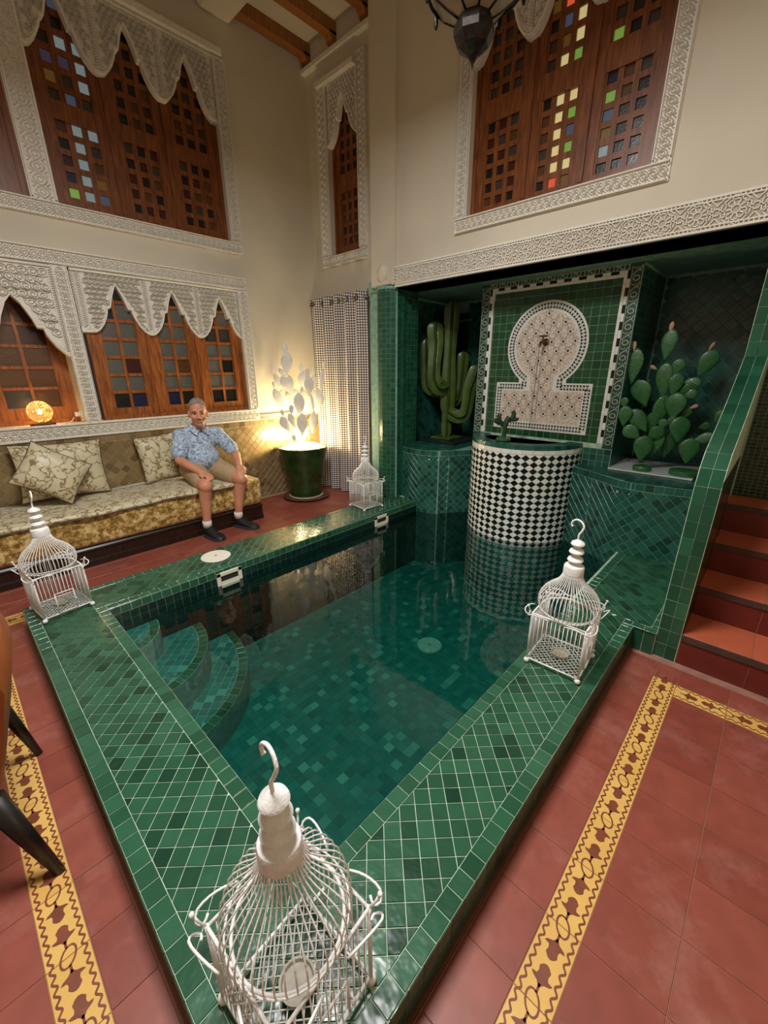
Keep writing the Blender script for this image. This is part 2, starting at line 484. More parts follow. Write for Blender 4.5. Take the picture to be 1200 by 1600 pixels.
# ------------------------------------------------------------------ floor
fl = struct(MB().box((-3.2, -3.2, -.12), (.09, 4.75, 0)).box((.09, -3.2, -.12), (3.6, .35, 0)).box((.09, 3.0, -.12), (3.6, 4.75, 0)).build('floor', RED_G), 'red cement tile floor around the pool with yellow patterned bands', 'floor')
BU0, BU1 = .073, .173            # yellow band beside the pool, Y range
BX0, BX1 = -.166, -.066          # yellow band on the other side, X range
CX0, CX1 = 2.095, 2.195          # cross band before the stairs
ftop = on_top(0.0)
red_cells = []
red_cells += lattice(rect(-.066, BU1, CX0+.05, .315), .2, .16, org=(.06, .165))
red_cells += lattice(rect(CX0+.05, BU1, 2.37, .315), .2, .16, org=(.06, .165))
red_cells += lattice(rect(-.066, -2.2, CX0, BU0), .2, .2, org=(.06, BU0))
red_cells += lattice(rect(CX1, -1.6, 2.37, BU1), .18, .2, org=(CX1, BU0))
red_cells += lattice(rect(-3, -2.2, BX0, 3.19), .2, .2, org=(BX0, .073))
red_cells += lattice(rect(BX1, BU1+.14, .045, 3.19), .2, .2, org=(BX1, .073), minfrac=.05)
red_cells += lattice(rect(-2.5, 3.33, 3.48, 4.4), .2, .2, org=(BX0, 3.33))
red_cells += lattice(rect(.1, 3.07, 3.3, 3.33), .2, .26, org=(BX0, 3.07))
tiles(fl, red_cells, ftop, RED, n=300, gap=.0025, th=.003, bev=.001, tilt=.0012)
yel = []
yel += lattice(rect(BX1, BU0, CX1, BU1), .2, .1, org=(.06, BU0))
yel += lattice(rect(BX0, BU0, BX1, 3.33), .1, .2, org=(BX0, .073))
yel += lattice(rect(CX0, -1.6, CX1, BU0), .1, .2, org=(CX0, .073))
yel += lattice(rect(-2.5, 3.195, .09, 3.33), .2, .135, org=(-.066, 3.195))
ytiles = tiles(fl, yel, ftop, YEL, n=120, gap=.002, th=.003, bev=.0008, name='border_tile', tilt=.0008)
# printed arabesque of the yellow bands (flat print)
def print_cell(b, s0, f):
    g = lambda s, t, w: f(s0+s, t, w)
    W = lambda s, t, w: g(s, t*.1, w)
    for sg in (0, 1):
        pts = [(k*.2/84, .013+.0048*math.sin(k*2*PI/12.0)) for k in range(85)]
        pts = [(s, (t if sg == 0 else .1-t)) for s, t in pts]
        b.ribbon(pts, .0055, g, .003, .0036)
    # oval at the joint
    for c in (0.0,):
        ring = [(c+.024*math.cos(a*PI/9)+.010*math.sin(a*PI/9), .05+.019*math.sin(a*PI/9)) for a in range(18)]
        b.ribbon(ring, .005, g, .003, .0036, closed=True)
    # two leaf figures facing the oval
    for sg in (1, -1):
        base = .1+sg*.0
        o = 0.035 if sg == 1 else .165
        d = sg
        leaf = [(0,0),(.012,.007),(.018,.018),(.024,.022),(.026,.012),(.034,.010),(.046,.012),(.055,.006),(.058,0)]
        poly = [(o+d*s, .05+t*1.25) for s, t in leaf] + [(o+d*s, .05-t*1.25) for s, t in reversed(leaf[1:-1])]
        b.prism(poly, g, .003, .0036)
        b.ribbon([(o+d*.01, .05), (o-d*.012, .05)], .006, g, .003, .0036)
b = MB()
for k in range(-1, 11):
    print_cell(b, .06+.2*k, lambda s, t, w: (s, BU0+t, w))
for k in range(0, 16):
    print_cell(b, .073+.2*k, lambda s, t, w: (BX0+t, s, w))
for k in range(-7, 0):
    print_cell(b, .073+.2*k, lambda s, t, w: (CX0+t, s, w))
for k in range(-3, 1):
    print_cell(b, -.066+.2*k, lambda s, t, w: (s, 3.21+t, w))
b.build('band_print', BROWN_PRINT, fl)['kind'] = 'stuff'
# stone strip along the foot of the stairs
MB().box((2.28+.055, -1.6, -.02), (2.40, .31, .004)).build('threshold_strip', MARBLE, fl)

# ------------------------------------------------------------------ walls
YL, XN, XF, ZC = 4.42, 3.50, 3.25, 4.62
wl = struct(wall_cells(MB(), on_left(YL), -3.2, 3.7, -.1, ZC+.1, [(.30,1.06,.875,2.285),(.985,1.07,2.45,2.285),(.16,2.72,.86,4.16),(1.03,2.72,2.45,4.16)], .32).build('wall_left', PLASTER), 'cream plaster wall above the sofa with carved window surrounds', 'wall')
wb = struct(wall_cells(MB(), on_back(XN), 3.10, 4.74, -.1, ZC+.1, [(3.63,2.705,4.10,4.2)], .3).build('wall_back', PLASTER), 'cream plaster wall above the checked curtain', 'wall')
wf = struct(wall_cells(MB(), on_back(XF+.03), -3.2, 2.92, 2.222, ZC+.1, [(.888,2.643,2.176,4.0)], .3).build('wall_fountain', PLASTER), 'cream plaster wall over the fountain alcove', 'wall')
struct(MB().box((XF, 2.92, 2.26), (3.62, 3.225, ZC+.1)).build('wall_pier', PLASTER), 'white plaster pier above the round green column', 'wall')
struct(MB().box((-3.3, -3.3, -.1), (-3.2, 4.8, ZC+.1)).build('wall_front', PLASTER), 'cream plaster wall behind the viewer', 'wall')
struct(MB().box((-3.3, -3.3, -.1), (4.6, -3.2, ZC+.1)).build('wall_right', PLASTER), 'cream plaster wall at the far side of the stairs', 'wall')
ce = struct(MB().box((-3.3, -3.3, ZC), (3.7, 4.8, ZC+.1)).build('ceiling', PLASTER), 'white ceiling with wooden rafters', 'ceiling')
# lintel across the ceiling
MB().bbox((2.36, -3.2, 4.44), (2.66, YL, ZC+.02), .02).build('lintel', PLASTER, ce)
# rafters with little corbels
for i, y in enumerate((4.36, 3.95, 3.50)):
    r_ = MB().box((2.64, y-.045, 4.52), (3.5, y+.045, 4.62)).build('rafter', RAFTER, ce)
    MB().prism([(3.5,4.43),(3.5,4.54),(3.41,4.54),(3.43,4.50),(3.46,4.47)], lambda u, v, w, y=y: (u, y+w, v), -.045, .045).build('corbel', RAFTER, r_)
for i, y in enumerate((3.06, 2.6, 2.15, 1.7, 1.25, .8, .35)):
    r_ = MB().box((2.64, y-.045, 4.52), (3.26, y+.045, 4.62)).build('rafter', RAFTER, ce)
    MB().prism([(3.26,4.43),(3.26,4.54),(3.17,4.54),(3.19,4.50),(3.22,4.47)], lambda u, v, w, y=y: (u, y+w, v), -.045, .045).build('corbel', RAFTER, r_)
for i, x in enumerate((2.2, 1.75, 1.3, .85)):
    r_ = MB().box((x-.045, 3.4, 4.52), (x+.045, YL, 4.62)).build('rafter', RAFTER, ce)
# narrow cornice under the rafter ends
struct(MB().box((3.44, 3.40, 4.395), (3.5, YL, 4.43)).build('trim_1', STUCCO), 'white cornice ledge under the rafter ends by the curtain', 'trim')
struct(MB().box((XF-.03, -1, 4.395), (XF+.03, 2.9, 4.43)).build('trim_2', STUCCO), 'white cornice ledge high over the fountain wall', 'trim')
struct(MB().box((.5, YL-.05, 4.17), (2.53, YL, 4.215)).build('trim_3', STUCCO), 'white moulding above the upper sofa-side window', 'trim')

# ---------------------------------------------------------------- carved bands and valances
def rope(b, f, a, c, width, w=.014):
    """interlaced relief along the segment a-c on surface f"""
    L = math.hypot(c[0]-a[0], c[1]-a[1]); du, dv = (c[0]-a[0])/L, (c[1]-a[1])/L
    g = lambda s, t, ww: f(a[0]+du*s-dv*t, a[1]+dv*s+du*t, ww)
    p = width*1.0; n = max(1, round(L/p)); p = L/n
    A = width*.27
    for ph in (0, PI):
        pts = [(k*p/8, A*math.sin(k*PI/4+ph)) for k in range(8*n+1)]
        b.ribbon(pts, width*.11, g, -.002, w, round_=True)
    for k in range(n):
        for q in (.0, .5):
            s = (k+q+.25)*p
            rr = [(s+width*.12*math.cos(t*PI/3), width*.12*math.sin(t*PI/3)) for t in range(6)]
            b.ribbon(rr, width*.07, g, -.002, w, closed=True, round_=True)
            for sg in (1, -1):
                s2 = (k+q)*p
                b.ribbon([(s2-width*.1, sg*A*1.25), (s2+width*.02, sg*A*.75), (s2+width*.12, sg*A*1.3)], width*.09, g, -.002, w*.9, round_=True)
    for sg in (1, -1):
        b.ribbon([(0, sg*width*.46), (L, sg*width*.46)], width*.07, g, -.002, w*1.3)
def band(name, f, segs, label, outer=.012):
    """segs: (u0,v0,u1,v1) boxes of a carved border; relief runs along the long side"""
    b = MB(); rl = MB()
    for u0, v0, u1, v1 in segs:
        p0, p1 = f(u0, v0, 0), f(u1, v1, outer)
        b.box(p0, p1)
        g = lambda u, v, w: f(u, v, w+outer)
        if u1-u0 > v1-v0: rope(rl, g, (u0+.01, (v0+v1)/2), (u1-.01, (v0+v1)/2), (v1-v0)*.92)
        else: rope(rl, g, ((u0+u1)/2, v0+.01), ((u0+u1)/2, v1-.01), (u1-u0)*.92)
    o = struct(b.build(name, STUCCO), label, 'trim')
    rl.build('carved_relief', STUCCO, o)['kind'] = 'stuff'
    return o
fL = on_left(YL); fN = on_back(XN); fF = on_back(XF+.03)
band('trim_4', fL, [(-.4,2.285,2.56,2.40),(.875,1.07,.985,2.285),(2.45,1.07,2.56,2.285),(-.4,.945,2.56,1.07),(2.56,.945,3.05,1.0)], 'white carved stucco border framing the lower sofa-side windows')
band('trim_5', fL, [(-.4,2.61,2.56,2.72),(.86,2.72,1.03,4.16),(2.45,2.72,2.56,4.16)], 'white carved stucco border framing the upper sofa-side windows')
band('trim_6', fN, [(3.505,2.60,4.245,2.705),(4.10,2.705,4.245,4.30),(3.505,2.705,3.63,4.30)], 'white carved border round the narrow window above the curtain')
band('trim_7', fF, [(.782,2.535,2.278,2.643),(2.176,2.643,2.278,4.2),(.782,2.643,.888,4.2)], 'white carved border round the large window over the alcove')
MB().box((3.44, 3.64, 4.21), (3.5, 4.2, 4.25)).build('moulding', STUCCO, bpy.data.objects['trim_6'])

HALF = [(0,.385),(.022,.345),(.045,.29),(.062,.235),(.072,.20),(.098,.196),(.102,.165),(.117,.12),(.145,.065),(.178,.025),(.205,.005),(.2325,0)]
def scallop(a, pitch, n, z0, half=None):
    """bottom outline of a valance with n ogee arches, apexes at a + k*pitch"""
    half = half or HALF; k_ = (pitch/2)/.2325
    out = []
    for k in range(n):
        c = a+k*pitch
        out += [(c-x*k_, z0+z) for x, z in reversed(half)][(0 if k == 0 else 1):]
        out += [(c+x*k_, z0+z) for x, z in half][1:]
    return out
def spiral(cx, cy, r, sg, turns=1.4, rot=0.0):
    n = int(22*turns)
    return [(cx+sg*r*(1-.75*i/n)*math.cos(rot+i/n*turns*2*PI), cy+r*(1-.75*i/n)*math.sin(rot+i/n*turns*2*PI)) for i in range(n+1)]
def valance(name, f, u0, u1, ztop, bottom, label, th=.05, rel=True, scale=1.0):
    poly = [(u0, ztop)] + [(u0, bottom[0][1])] + bottom + [(u1, bottom[-1][1])] + [(u1, ztop)]
    o = struct(MB().prism(poly, f, -th, .0).build(name, STUCCO), label, 'trim')
    if rel:
        b = MB()
        b.ribbon([(p[0], p[1]+.012) for p in bottom], .014, f, -.002, .018)
        b.ribbon([(p[0], p[1]+.034) for p in bottom[1:-1]], .007, f, -.002, .006)
        b.ribbon([(u0, ztop-.012), (u1, ztop-.012)], .016, f, -.002, .018)
        # pendants carry twisted bands, the fields between carry scrolls
        n = len(HALF)*2-1
        lows = [p for i, p in enumerate(bottom) if p[1] < min(q[1] for q in bottom)+.002]
        cx = sorted({round(p[0], 3) for p in lows})
        for c in cx:
            lim = ztop-.03; z = min(p[1] for p in bottom)+.05
            k = 0
            while z < lim:
                b.ribbon([(c-.014, z), (c+.014, z+.018)], .008, f, -.002, .016, round_=True); z += .016
            for sg in (1, -1):
                if not (u0+.03 < c+sg*.05 < u1-.03): continue
                b.ribbon([(c+sg*.024, min(p[1] for p in bottom)+.05), (c+sg*.024, lim)], .006, f, -.002, .012)
        rr, stp = .0195*scale, .0425*scale
        ki = 0; v = min(q[1] for q in bottom)+.03
        while v < ztop-.03:
            ki += 1; kj = 0; u = u0+.03+(stp/2 if ki % 2 else 0)
            while u < u1-.03:
                kj += 1
                if all(inside((u+dx*rr*1.12, v+dv*rr*1.12), poly) for dx in (-1, 0, 1) for dv in (-1, 0, 1)) and all(abs(u-c) > .022+rr*.8 for c in cx):
                    sg = 1 if u > min(cx, key=lambda c: abs(c-u)) else -1
                    b.ribbon(spiral(u, v, rr, sg, 1.4, PI/2*(ki % 4)), .0075, f, -.002, .018, round_=True)
                    b.ribbon([(u-sg*rr*1.1, v-rr*.9), (u, v-rr*1.25), (u+sg*rr*1.2, v-rr*.5), (u+sg*rr*1.3, v+rr*.6)], .0065, f, -.002, .016, round_=True)
                u += stp
            v += stp*.88
        b.build('carved_relief', STUCCO, o)['kind'] = 'stuff'
    return o
fLv = on_left(YL+.008)
P2 = .4567
valance('trim_8', fLv, .998, 2.45, 2.285, [(.998,1.80),(1.04,1.80)]+scallop(1.31, .4667, 3, 1.80)[1:-1]+[(2.45,1.80)], 'scalloped carved stucco valance over the three-sash lower window')
valance('trim_9', fLv, .30, .875, 2.285, [(.588+sg*x, z) for sg, x, z in [(-1,.285,1.60),(-1,.265,1.62),(-1,.21,1.68),(-1,.165,1.76),(-1,.155,1.81),(-1,.115,1.815),(-1,.095,1.88),(-1,.05,1.98),(0,0,2.04),(1,.05,1.98),(1,.095,1.88),(1,.115,1.815),(1,.155,1.81),(1,.165,1.76),(1,.21,1.68),(1,.265,1.62),(1,.285,1.60)]], 'single-arched carved stucco valance over the lamp window', scale=1.45)
valance('trim_10', fLv, 1.03, 2.45, 4.16, [(1.03,3.665)]+scallop(1.262, .4667, 3, 3.665)[1:-1]+[(2.45,3.665)], 'scalloped carved stucco valance over the upper sofa-side window')
valance('trim_11', on_back(XN+.008), 3.63, 4.10, 4.25, [(3.63,3.70)]+scallop(3.865, .46, 1, 3.70)[1:-1]+[(4.10,3.70)], 'small carved stucco arch over the narrow window')
valance('trim_12', on_back(XF+.038), .888, 2.176, 4.2, [(.888,3.56)]+scallop(1.105, .4293, 3, 3.56)[1:-1]+[(2.176,3.56)], 'scalloped stucco valance hanging over the large window')
# pierced frieze over the alcove
FZ0, FZ1 = 2.228, 2.398
fz_ = struct(MB().box((XF+.004, -1.4, FZ0), (XF+.03, 2.915, FZ1)).build('trim_13', STUCCO_SHADE), 'pierced white stucco frieze of star rosettes above the fountain alcove', 'trim')
b = MB(); fFr = on_back(XF+.004); zc = (FZ0+FZ1)/2
for z in (FZ0+.006, FZ0+.026, FZ1-.006, FZ1-.024):
    b.ribbon([(-1.4, z), (2.915, z)], .007 if FZ0+.01 < z < FZ1-.01 else .012, fFr, -.002, .012)
yy = -1.39
while yy < 2.91:
    b.ribbon([(yy, FZ0+.006), (yy, FZ0+.026)], .006, fFr, -.002, .010); b.ribbon([(yy, FZ1-.006), (yy, FZ1-.024)], .006, fFr, -.002, .010); yy += .021
PP = .172
for k in range(25):
    c = 2.83-k*PP
    for r, n in ((.020, 10), (.050, 10), (.066, 20)):
        b.ribbon([(c+r*math.cos(2*PI*i/n+.31), zc+r*math.sin(2*PI*i/n+.31)) for i in range(n)], .0055, fFr, -.002, .010, closed=True)
    for i in range(10):
        a = 2*PI*i/10
        b.ribbon([(c+.020*math.cos(a), zc+.020*math.sin(a)), (c+.075*math.cos(a), zc+.062*math.sin(a))], .006, fFr, -.002, .010)
    for sg in (1, -1):
        b.ribbon([(c+PP/2-.03, zc+sg*.06), (c+PP/2, zc+sg*.03), (c+PP/2+.03, zc+sg*.06)], .006, fFr, -.002, .010)
    b.ribbon([(c+PP/2+.018*math.cos(2*PI*i/6), zc+.018*math.sin(2*PI*i/6)) for i in range(6)], .006, fFr, -.002, .010, closed=True)
b.build('star_lattice', STUCCO, fz_)['kind'] = 'stuff'

# ------------------------------------------------------------------ windows
def window(name, f, u0, u1, v0, v1, nsash, panels, cols, dep, label, wm, pick, flip=False, bar=.03, stile=.05, frame=.035):
    """frame > sash > muntin, pane. panels: (v from, v to, rows) inside each sash; pick(sash,panel,row,col) -> glass, row 0 on top"""
    fb = MB()
    fb.box(f(u0, v0, -dep), f(u0+frame, v1, -dep-.07)); fb.box(f(u1-frame, v0, -dep), f(u1, v1, -dep-.07))
    fb.box(f(u0+frame, v0, -dep), f(u1-frame, v0+frame, -dep-.07)); fb.box(f(u0+frame, v1-frame, -dep), f(u1-frame, v1, -dep-.07))
    sw = (u1-u0-2*frame)/nsash
    for k in range(1, nsash):
        c = u0+frame+sw*k; fb.box(f(c-.018, v0+frame, -dep+.006), f(c+.018, v1-frame, -dep-.07))
    root = struct(fb.build(name, wm), label, 'window')
    for k in range(nsash):
        a0 = u0+frame+sw*k+(.0 if k == 0 else .018); a1 = u0+frame+sw*(k+1)-(.0 if k == nsash-1 else .018)
        sb = MB(); z0, z1 = v0+frame, v1-frame
        sb.box(f(a0, z0, -dep-.012), f(a0+stile, z1, -dep-.055)); sb.box(f(a1-stile, z0, -dep-.012), f(a1, z1, -dep-.055))
        edges = [z0] + [x for p in panels for x in (p[0], p[1])] + [z1]
        for i in range(0, len(edges), 2):
            sb.box(f(a0+stile, edges[i], -dep-.012), f(a1-stile, edges[i+1], -dep-.055))
        # moulded edge round each panel
        for p in panels:
            for uu in ((a0+stile, a0+stile+.012), (a1-stile-.012, a1-stile)):
                sb.box(f(uu[0], p[0], -dep-.02), f(uu[1], p[1], -dep-.05))
        sash = sb.build('sash', wm, root)
        i0, i1 = a0+stile+.012, a1-stile-.012
        for pi, (p0, p1, rows) in enumerate(panels):
            cw = (i1-i0+bar)/cols; rh = (p1-p0+bar)/rows
            for c in range(1, cols):
                x = i0+cw*c-bar; MB().box(f(x, p0, -dep-.022), f(x+bar, p1, -dep-.05)).build('muntin', wm, sash)
            for r in range(1, rows):
                z = p0+rh*r-bar; MB().box(f(i0, z, -dep-.024), f(i1, z+bar, -dep-.048)).build('muntin', wm, sash)
            for c in range(cols):
                for r in range(rows):
                    x = i0+cw*c; z = p0+rh*r
                    kk, cc = (nsash-1-k, cols-1-c) if flip else (k, c)
                    g = pick(kk, pi, rows-1-r, cc)
                    MB().box(f(x-.004, z-.004, -dep-.036), f(x+cw-bar+.004, z+rh-bar+.004, -dep-.042)).build('pane', g, sash)
    # dark sheet standing in for the unlit room behind the glass
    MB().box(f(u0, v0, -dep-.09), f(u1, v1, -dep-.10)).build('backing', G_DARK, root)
    return root
rw = random.Random(3)
def pick_low(k, p, r, c):
    if r == 0: return G_DARK
    if r == 6: return (G_BLUE if (c == 1 and k == 0) or (c == 0 and k == 1) else G_DARK)
    if r == 4 and c == 1: return G_RED if k == 0 else (G_AMBER if k == 1 else G_DARK)
    if r == 1: return G_BLUE if c == 0 else G_GREY
    if k == 2 and r == 2: return G_SMOKE
    return G_GREY
window('window_1', fL, .30, .875, 1.06, 2.30, 1, [(1.20,2.18,6)], 2, .20, 'small cedar window with the glowing lamp on its sill', CEDAR,
       lambda k, p, r, c: [G_AMBER, G_AMBER, G_RED, G_AMBER, G_AMBER, G_SMOKE][r] if (r+c) % 2 else G_AMBER, bar=.024, stile=.05, frame=.04)
window('window_2', fL, .985+.04, 2.45, 1.07, 2.30, 3, [(1.17,2.20,7)], 2, .02, 'three-sash cedar window with ribbed glass behind the seated man', CEDAR, pick_low, bar=.026, stile=.07)
def pick_ul(k, p, r, c):
    if k == 0 and p == 0:
        return [[G_AMBER,GL_WHITE,GL_WHITE],[G_DARK,GL_WHITE,G_SMOKE],[G_RED,GL_WHITE,G_AMBER],[G_BLUE,GL_WHITE,GL_OCHRE],[GL_GREEN,GL_WHITE,GL_BLUE]][r % 5][c]
    if k == 0 and p == 1:
        return [[G_SMOKE,GL_BLUE,G_SMOKE],[G_SMOKE,G_DARK,GL_WHITE],[G_DARK,GL_WHITE,GL_WHITE],[GL_VIOLET,GL_VIOLET,GL_WHITE],[GL_OCHRE,G_SMOKE,GL_WHITE]][r % 5][c]
    return rw.choice([G_DARK, G_DARK, G_SMOKE, G_AMBER, G_RED, G_DARK])
window('window_3', fL, 1.03, 2.45, 2.72, 4.14, 3, [(2.80,3.30,5),(3.42,4.05,6)], 3, .05, 'upper three-sash lattice window with small coloured panes over the sofa', CEDAR_SHADE, pick_ul, bar=.04, stile=.065)
window('window_4', fL, .16, .86, 2.72, 4.14, 1, [(2.80,3.30,5),(3.42,4.05,6)], 4, .05, 'upper lattice window cut off at the picture edge', CEDAR_SHADE, lambda k, p, r, c: rw.choice([G_DARK, G_SMOKE, G_DARK, G_AMBER]), bar=.04, stile=.15)
window('window_5', fN, 3.63, 4.10, 2.705, 4.2, 1, [(2.80,3.30,5),(3.46,4.08,6)], 3, .06, 'narrow lattice window above the checked curtain', CEDAR_SHADE, lambda k, p, r, c: rw.choice([G_DARK, G_DARK, G_SMOKE, G_RED, G_AMBER]), bar=.035, stile=.07, flip=True)
def pick_ur(k, p, r, c):
    if k == 1 and p == 0:
        return [[G_DARK,GL_CREAM,GL_CREAM],[G_AMBER,GL_CREAM,GL_GREEN],[G_AMBER,GL_CREAM,GL_BLUE],[G_SMOKE,GL_CREAM,GL_GREEN],[G_AMBER,GL_CREAM,GL_CREAM],[G_DARK,GL_RED,GL_OCHRE]][r][c]
    if k == 1 and p == 1:
        return [[G_SMOKE,GL_CREAM,GL_GREEN],[G_DARK,GL_RED,GL_CREAM],[GL_OCHRE,GL_RED,GL_CREAM],[G_DARK,GL_BLUE,GL_CREAM],[G_SMOKE,GL_OCHRE,GL_CREAM]][r % 5][c]
    if k == 2:
        if p == 1 and c == 0: return [GL_GREEN, G_SMOKE, GL_GREEN, GL_OCHRE, G_SMOKE][r % 5]
        return [[G_BLUE,G_AMBER,G_SMOKE],[GL_GREEN,G_AMBER,G_DARK],[GL_BLUE,G_SMOKE,G_DARK],[GL_OCHRE,G_DARK,G_SMOKE],[GL_WHITE,G_DARK,G_DARK],[G_DARK,G_DARK,G_SMOKE]][r % 6][c]
    return rw.choice([G_DARK, G_SMOKE, G_SMOKE, G_AMBER, G_DARK, G_RED])
window('window_6', fF, .888, 2.176, 2.643, 4.0, 3, [(2.70,3.22,6),(3.36,3.92,6)], 3, .05, 'large lattice window with lit cream and green panes over the alcove', CEDAR_SHADE, pick_ur, bar=.034, stile=.06, flip=True)

# sill of the lamp window
MB().box((.30, YL-.004, 1.03), (.875, YL+.21, 1.062)).build('sill', mat('sill_plaster', (232,214,176), .6), bpy.data.objects['window_1'])

# dado of diagonal mosaic behind the sofa
dd = struct(MB().box((-2.6, YL-.012, 0), (3.49, YL+.02, .945)).build('trim_14', DADO_G), 'beige diagonal mosaic dado behind the sofa', 'dado')
cells = lattice(rect(-.3, .02, 3.49, .885), .062, .062, 45, (0, 0)) + lattice(rect(-.3, .887, 3.49, .943), .062, .055, 0, (0, .887))
tiles(dd, cells, on_left(YL-.012), DADO_M, n=300, gap=.003, th=.003, bev=.0012, tilt=.006,
      unseen=lambda c: (c.x < .25) or (c.z < .45 and c.x < 2.12) or (.28 < c.x < .9) or (1.27 < c.x < 1.9))

# ------------------------------------------------------------------ pool
H = .14
cp = struct(MB().box((.06,.33,-.02),(.415,3.06,H)).box((.415,.33,-.02),(2.37,.675,H)).box((2.37,.22,-.02),(3.45,.69,H)).box((.415,2.68,-.02),(3.34,3.06,H)).box((3.2,2.86,-.02),(3.5,3.3,H)).build('pool_coping', GROUT_G), 'raised green tiled coping around the plunge pool', 'coping')
ct = on_top(H)
e = .052
edge, field = [], []
edge += lattice(rect(.06, .33, .06+e, 3.06), e, .060, 0, (.06, .33))               # outer, by the chairs
edge += lattice(rect(.06+e, .33, 2.36, .33+e), .060, e, 0, (.06+e, .33))           # outer, by the viewer
edge += lattice(rect(.06+e, 3.06-e, 3.2, 3.06), .060, e, 0, (.06, 3.06-e))         # outer, sofa side
edge += lattice(rect(.415-e, .675-e, .415, 2.68+e), e, .060, 0, (.415-e, .33))
edge += lattice(rect(.415, .675-e, 3.42, .675), .060, e, 0, (.415, .675-e))
edge += lattice(rect(.415, 2.68, 3.34, 2.68+e), .060, e, 0, (.415, 2.68))
edge += lattice(rect(2.36, .22, 2.36+e, .33+e), e, .060, 0, (2.36, .22))
edge += lattice(rect(2.36+e, .222, 3.45, .222+.03), .08, .03, 0, (2.36, .222))
D = .0525
field += lattice(rect(.06+e, .33+e, .415-e, 3.06-e), D, D, 45, (.06, .33))
field += lattice(rect(.415-e, .33+e, 2.36+e, .675-e), D, D, 45, (.06, .33))
field += lattice(rect(2.36+e, .252, 3.42, .675-e), D, D, 45, (.06, .33))
field += lattice(rect(.415-e, 2.68+e, 3.34, 3.06-e), D, D, 45, (.06, .33))
tiles(cp, field, ct, GREEN, n=300, gap=.0026, th=.003, bev=.0012, tilt=.006)
tiles(cp, edge, ct, GREEN_E, n=200, gap=.0026, th=.003, bev=.0012, name='edge_tile', tilt=.006)
# upright faces of the coping
tiles(cp, lattice(rect(.33, .0, 3.06, H), .060, .07, 0, (.33, 0)), on_back(.06), GREEN, n=100, name='face_tile')
tiles(cp, lattice(rect(.06, .03, 2.36, H), .060, .055, 0, (.06, .03)), on_left(.33), GREEN, n=100, name='face_tile')
tiles(cp, lattice(rect(.22, .0, .33, H), .055, .14, 0, (.22, 0)), on_back(2.37), GREEN_PAR, n=20, name='face_tile')
MB().box((.06, .318, -.01), (2.37, .3295, .032)).build('skirting', BASE_BROWN, cp)
# basin
PZ = -.58
ba = struct(MB().box((.3, .5, PZ-.1), (4.0, 2.8, PZ)).box((.30, .6, PZ), (.414, 2.75, -.02)).box((.3, .60, PZ), (3.6, .674, -.02)).build('pool_basin', GROUT_D), 'sunken pool basin lined with blue-green square mosaic', 'pool')
pool_cells = lattice(rect(.415, .675, 3.75, 2.68), .052, .052, 0, (.415, .675))
tiles(ba, pool_cells, on_top(PZ), POOLT, n=300, gap=.001, th=.002, bev=.0008, tilt=0,
      unseen=lambda c: (px(c)[0] > 740 and px(c)[1] < 900) or px(c)[0] < 330 or px(c)[1] > 1190)
wall_c = lattice(rect(.415, PZ, 3.6, .085), .052, .052, 0, (.415, .085-.052*14))
top_c = lattice(rect(.415, .088, 3.34, H), .060, .052, 0, (.415, .088))
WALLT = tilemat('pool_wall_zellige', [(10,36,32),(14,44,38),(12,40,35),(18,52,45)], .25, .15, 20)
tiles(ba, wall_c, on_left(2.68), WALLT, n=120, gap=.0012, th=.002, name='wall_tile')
tiles(cp, top_c, on_left(2.68), GREEN_E, n=60, gap=.003, th=.003, name='edge_tile')
tiles(ba, lattice(rect(.675, PZ, 2.68, H), .052, .052, 0, (.675, PZ)), on_pos(.415), WALLT, n=0, gap=.002, th=.002, name='wall_tile')
tiles(ba, lattice(rect(.415, PZ, 3.6, H), .052, .052, 0, (.415, PZ)), on_right(.675), WALLT, n=0, gap=.002, th=.002, name='wall_tile')
MB().box((.40, 2.681, PZ), (3.6, 2.75, -.02)).build('side_wall', mat('pool_wall_grout', (52, 84, 74), .6), ba)
# corner steps under water
for i, (r, z) in enumerate(((.24, -.045), (.50, -.20), (.72, -.385))):
    arc = [(.415, 2.68)] + [(.415+r*math.cos(-a*PI/2/20), 2.68+r*1.12*math.sin(-a*PI/2/20)) for a in range(21)]
    st = MB().prism(arc[::-1], on_top(0), PZ, z).build('corner_step', GROUT_D, ba)
    rin = r-.055
    poly = ccw([(.418, 2.678)] + [(.415+rin*math.cos(-a*PI/2/14), 2.68+rin*1.12*math.sin(-a*PI/2/14)) for a in range(15)])
    skip = [0, .24, .50][i]
    cells = [c for c in lattice(poly, .052, .052, 45, (.415, 2.68)) if math.hypot(sum(p[0] for p in c)/len(c)-.415, (sum(p[1] for p in c)/len(c)-2.68)/1.12) > skip-.03]
    tiles(st, cells, on_top(z), POOLT, n=80, gap=.003, th=.002, tilt=0)
    n = int(r*PI/2/.055)
    ring = []
    for k in range(n):
        a0, a1 = -k*PI/2/n, -(k+1)*PI/2/n
        ring.append([(.415+q*math.cos(a), 2.68+q*1.12*math.sin(a)) for q, a in ((rin, a0), (r, a0), (r, a1), (rin, a1))])
    tiles(st, ring, on_top(z), GREEN_E, n=40, gap=.003, th=.002, name='edge_tile', tilt=0)
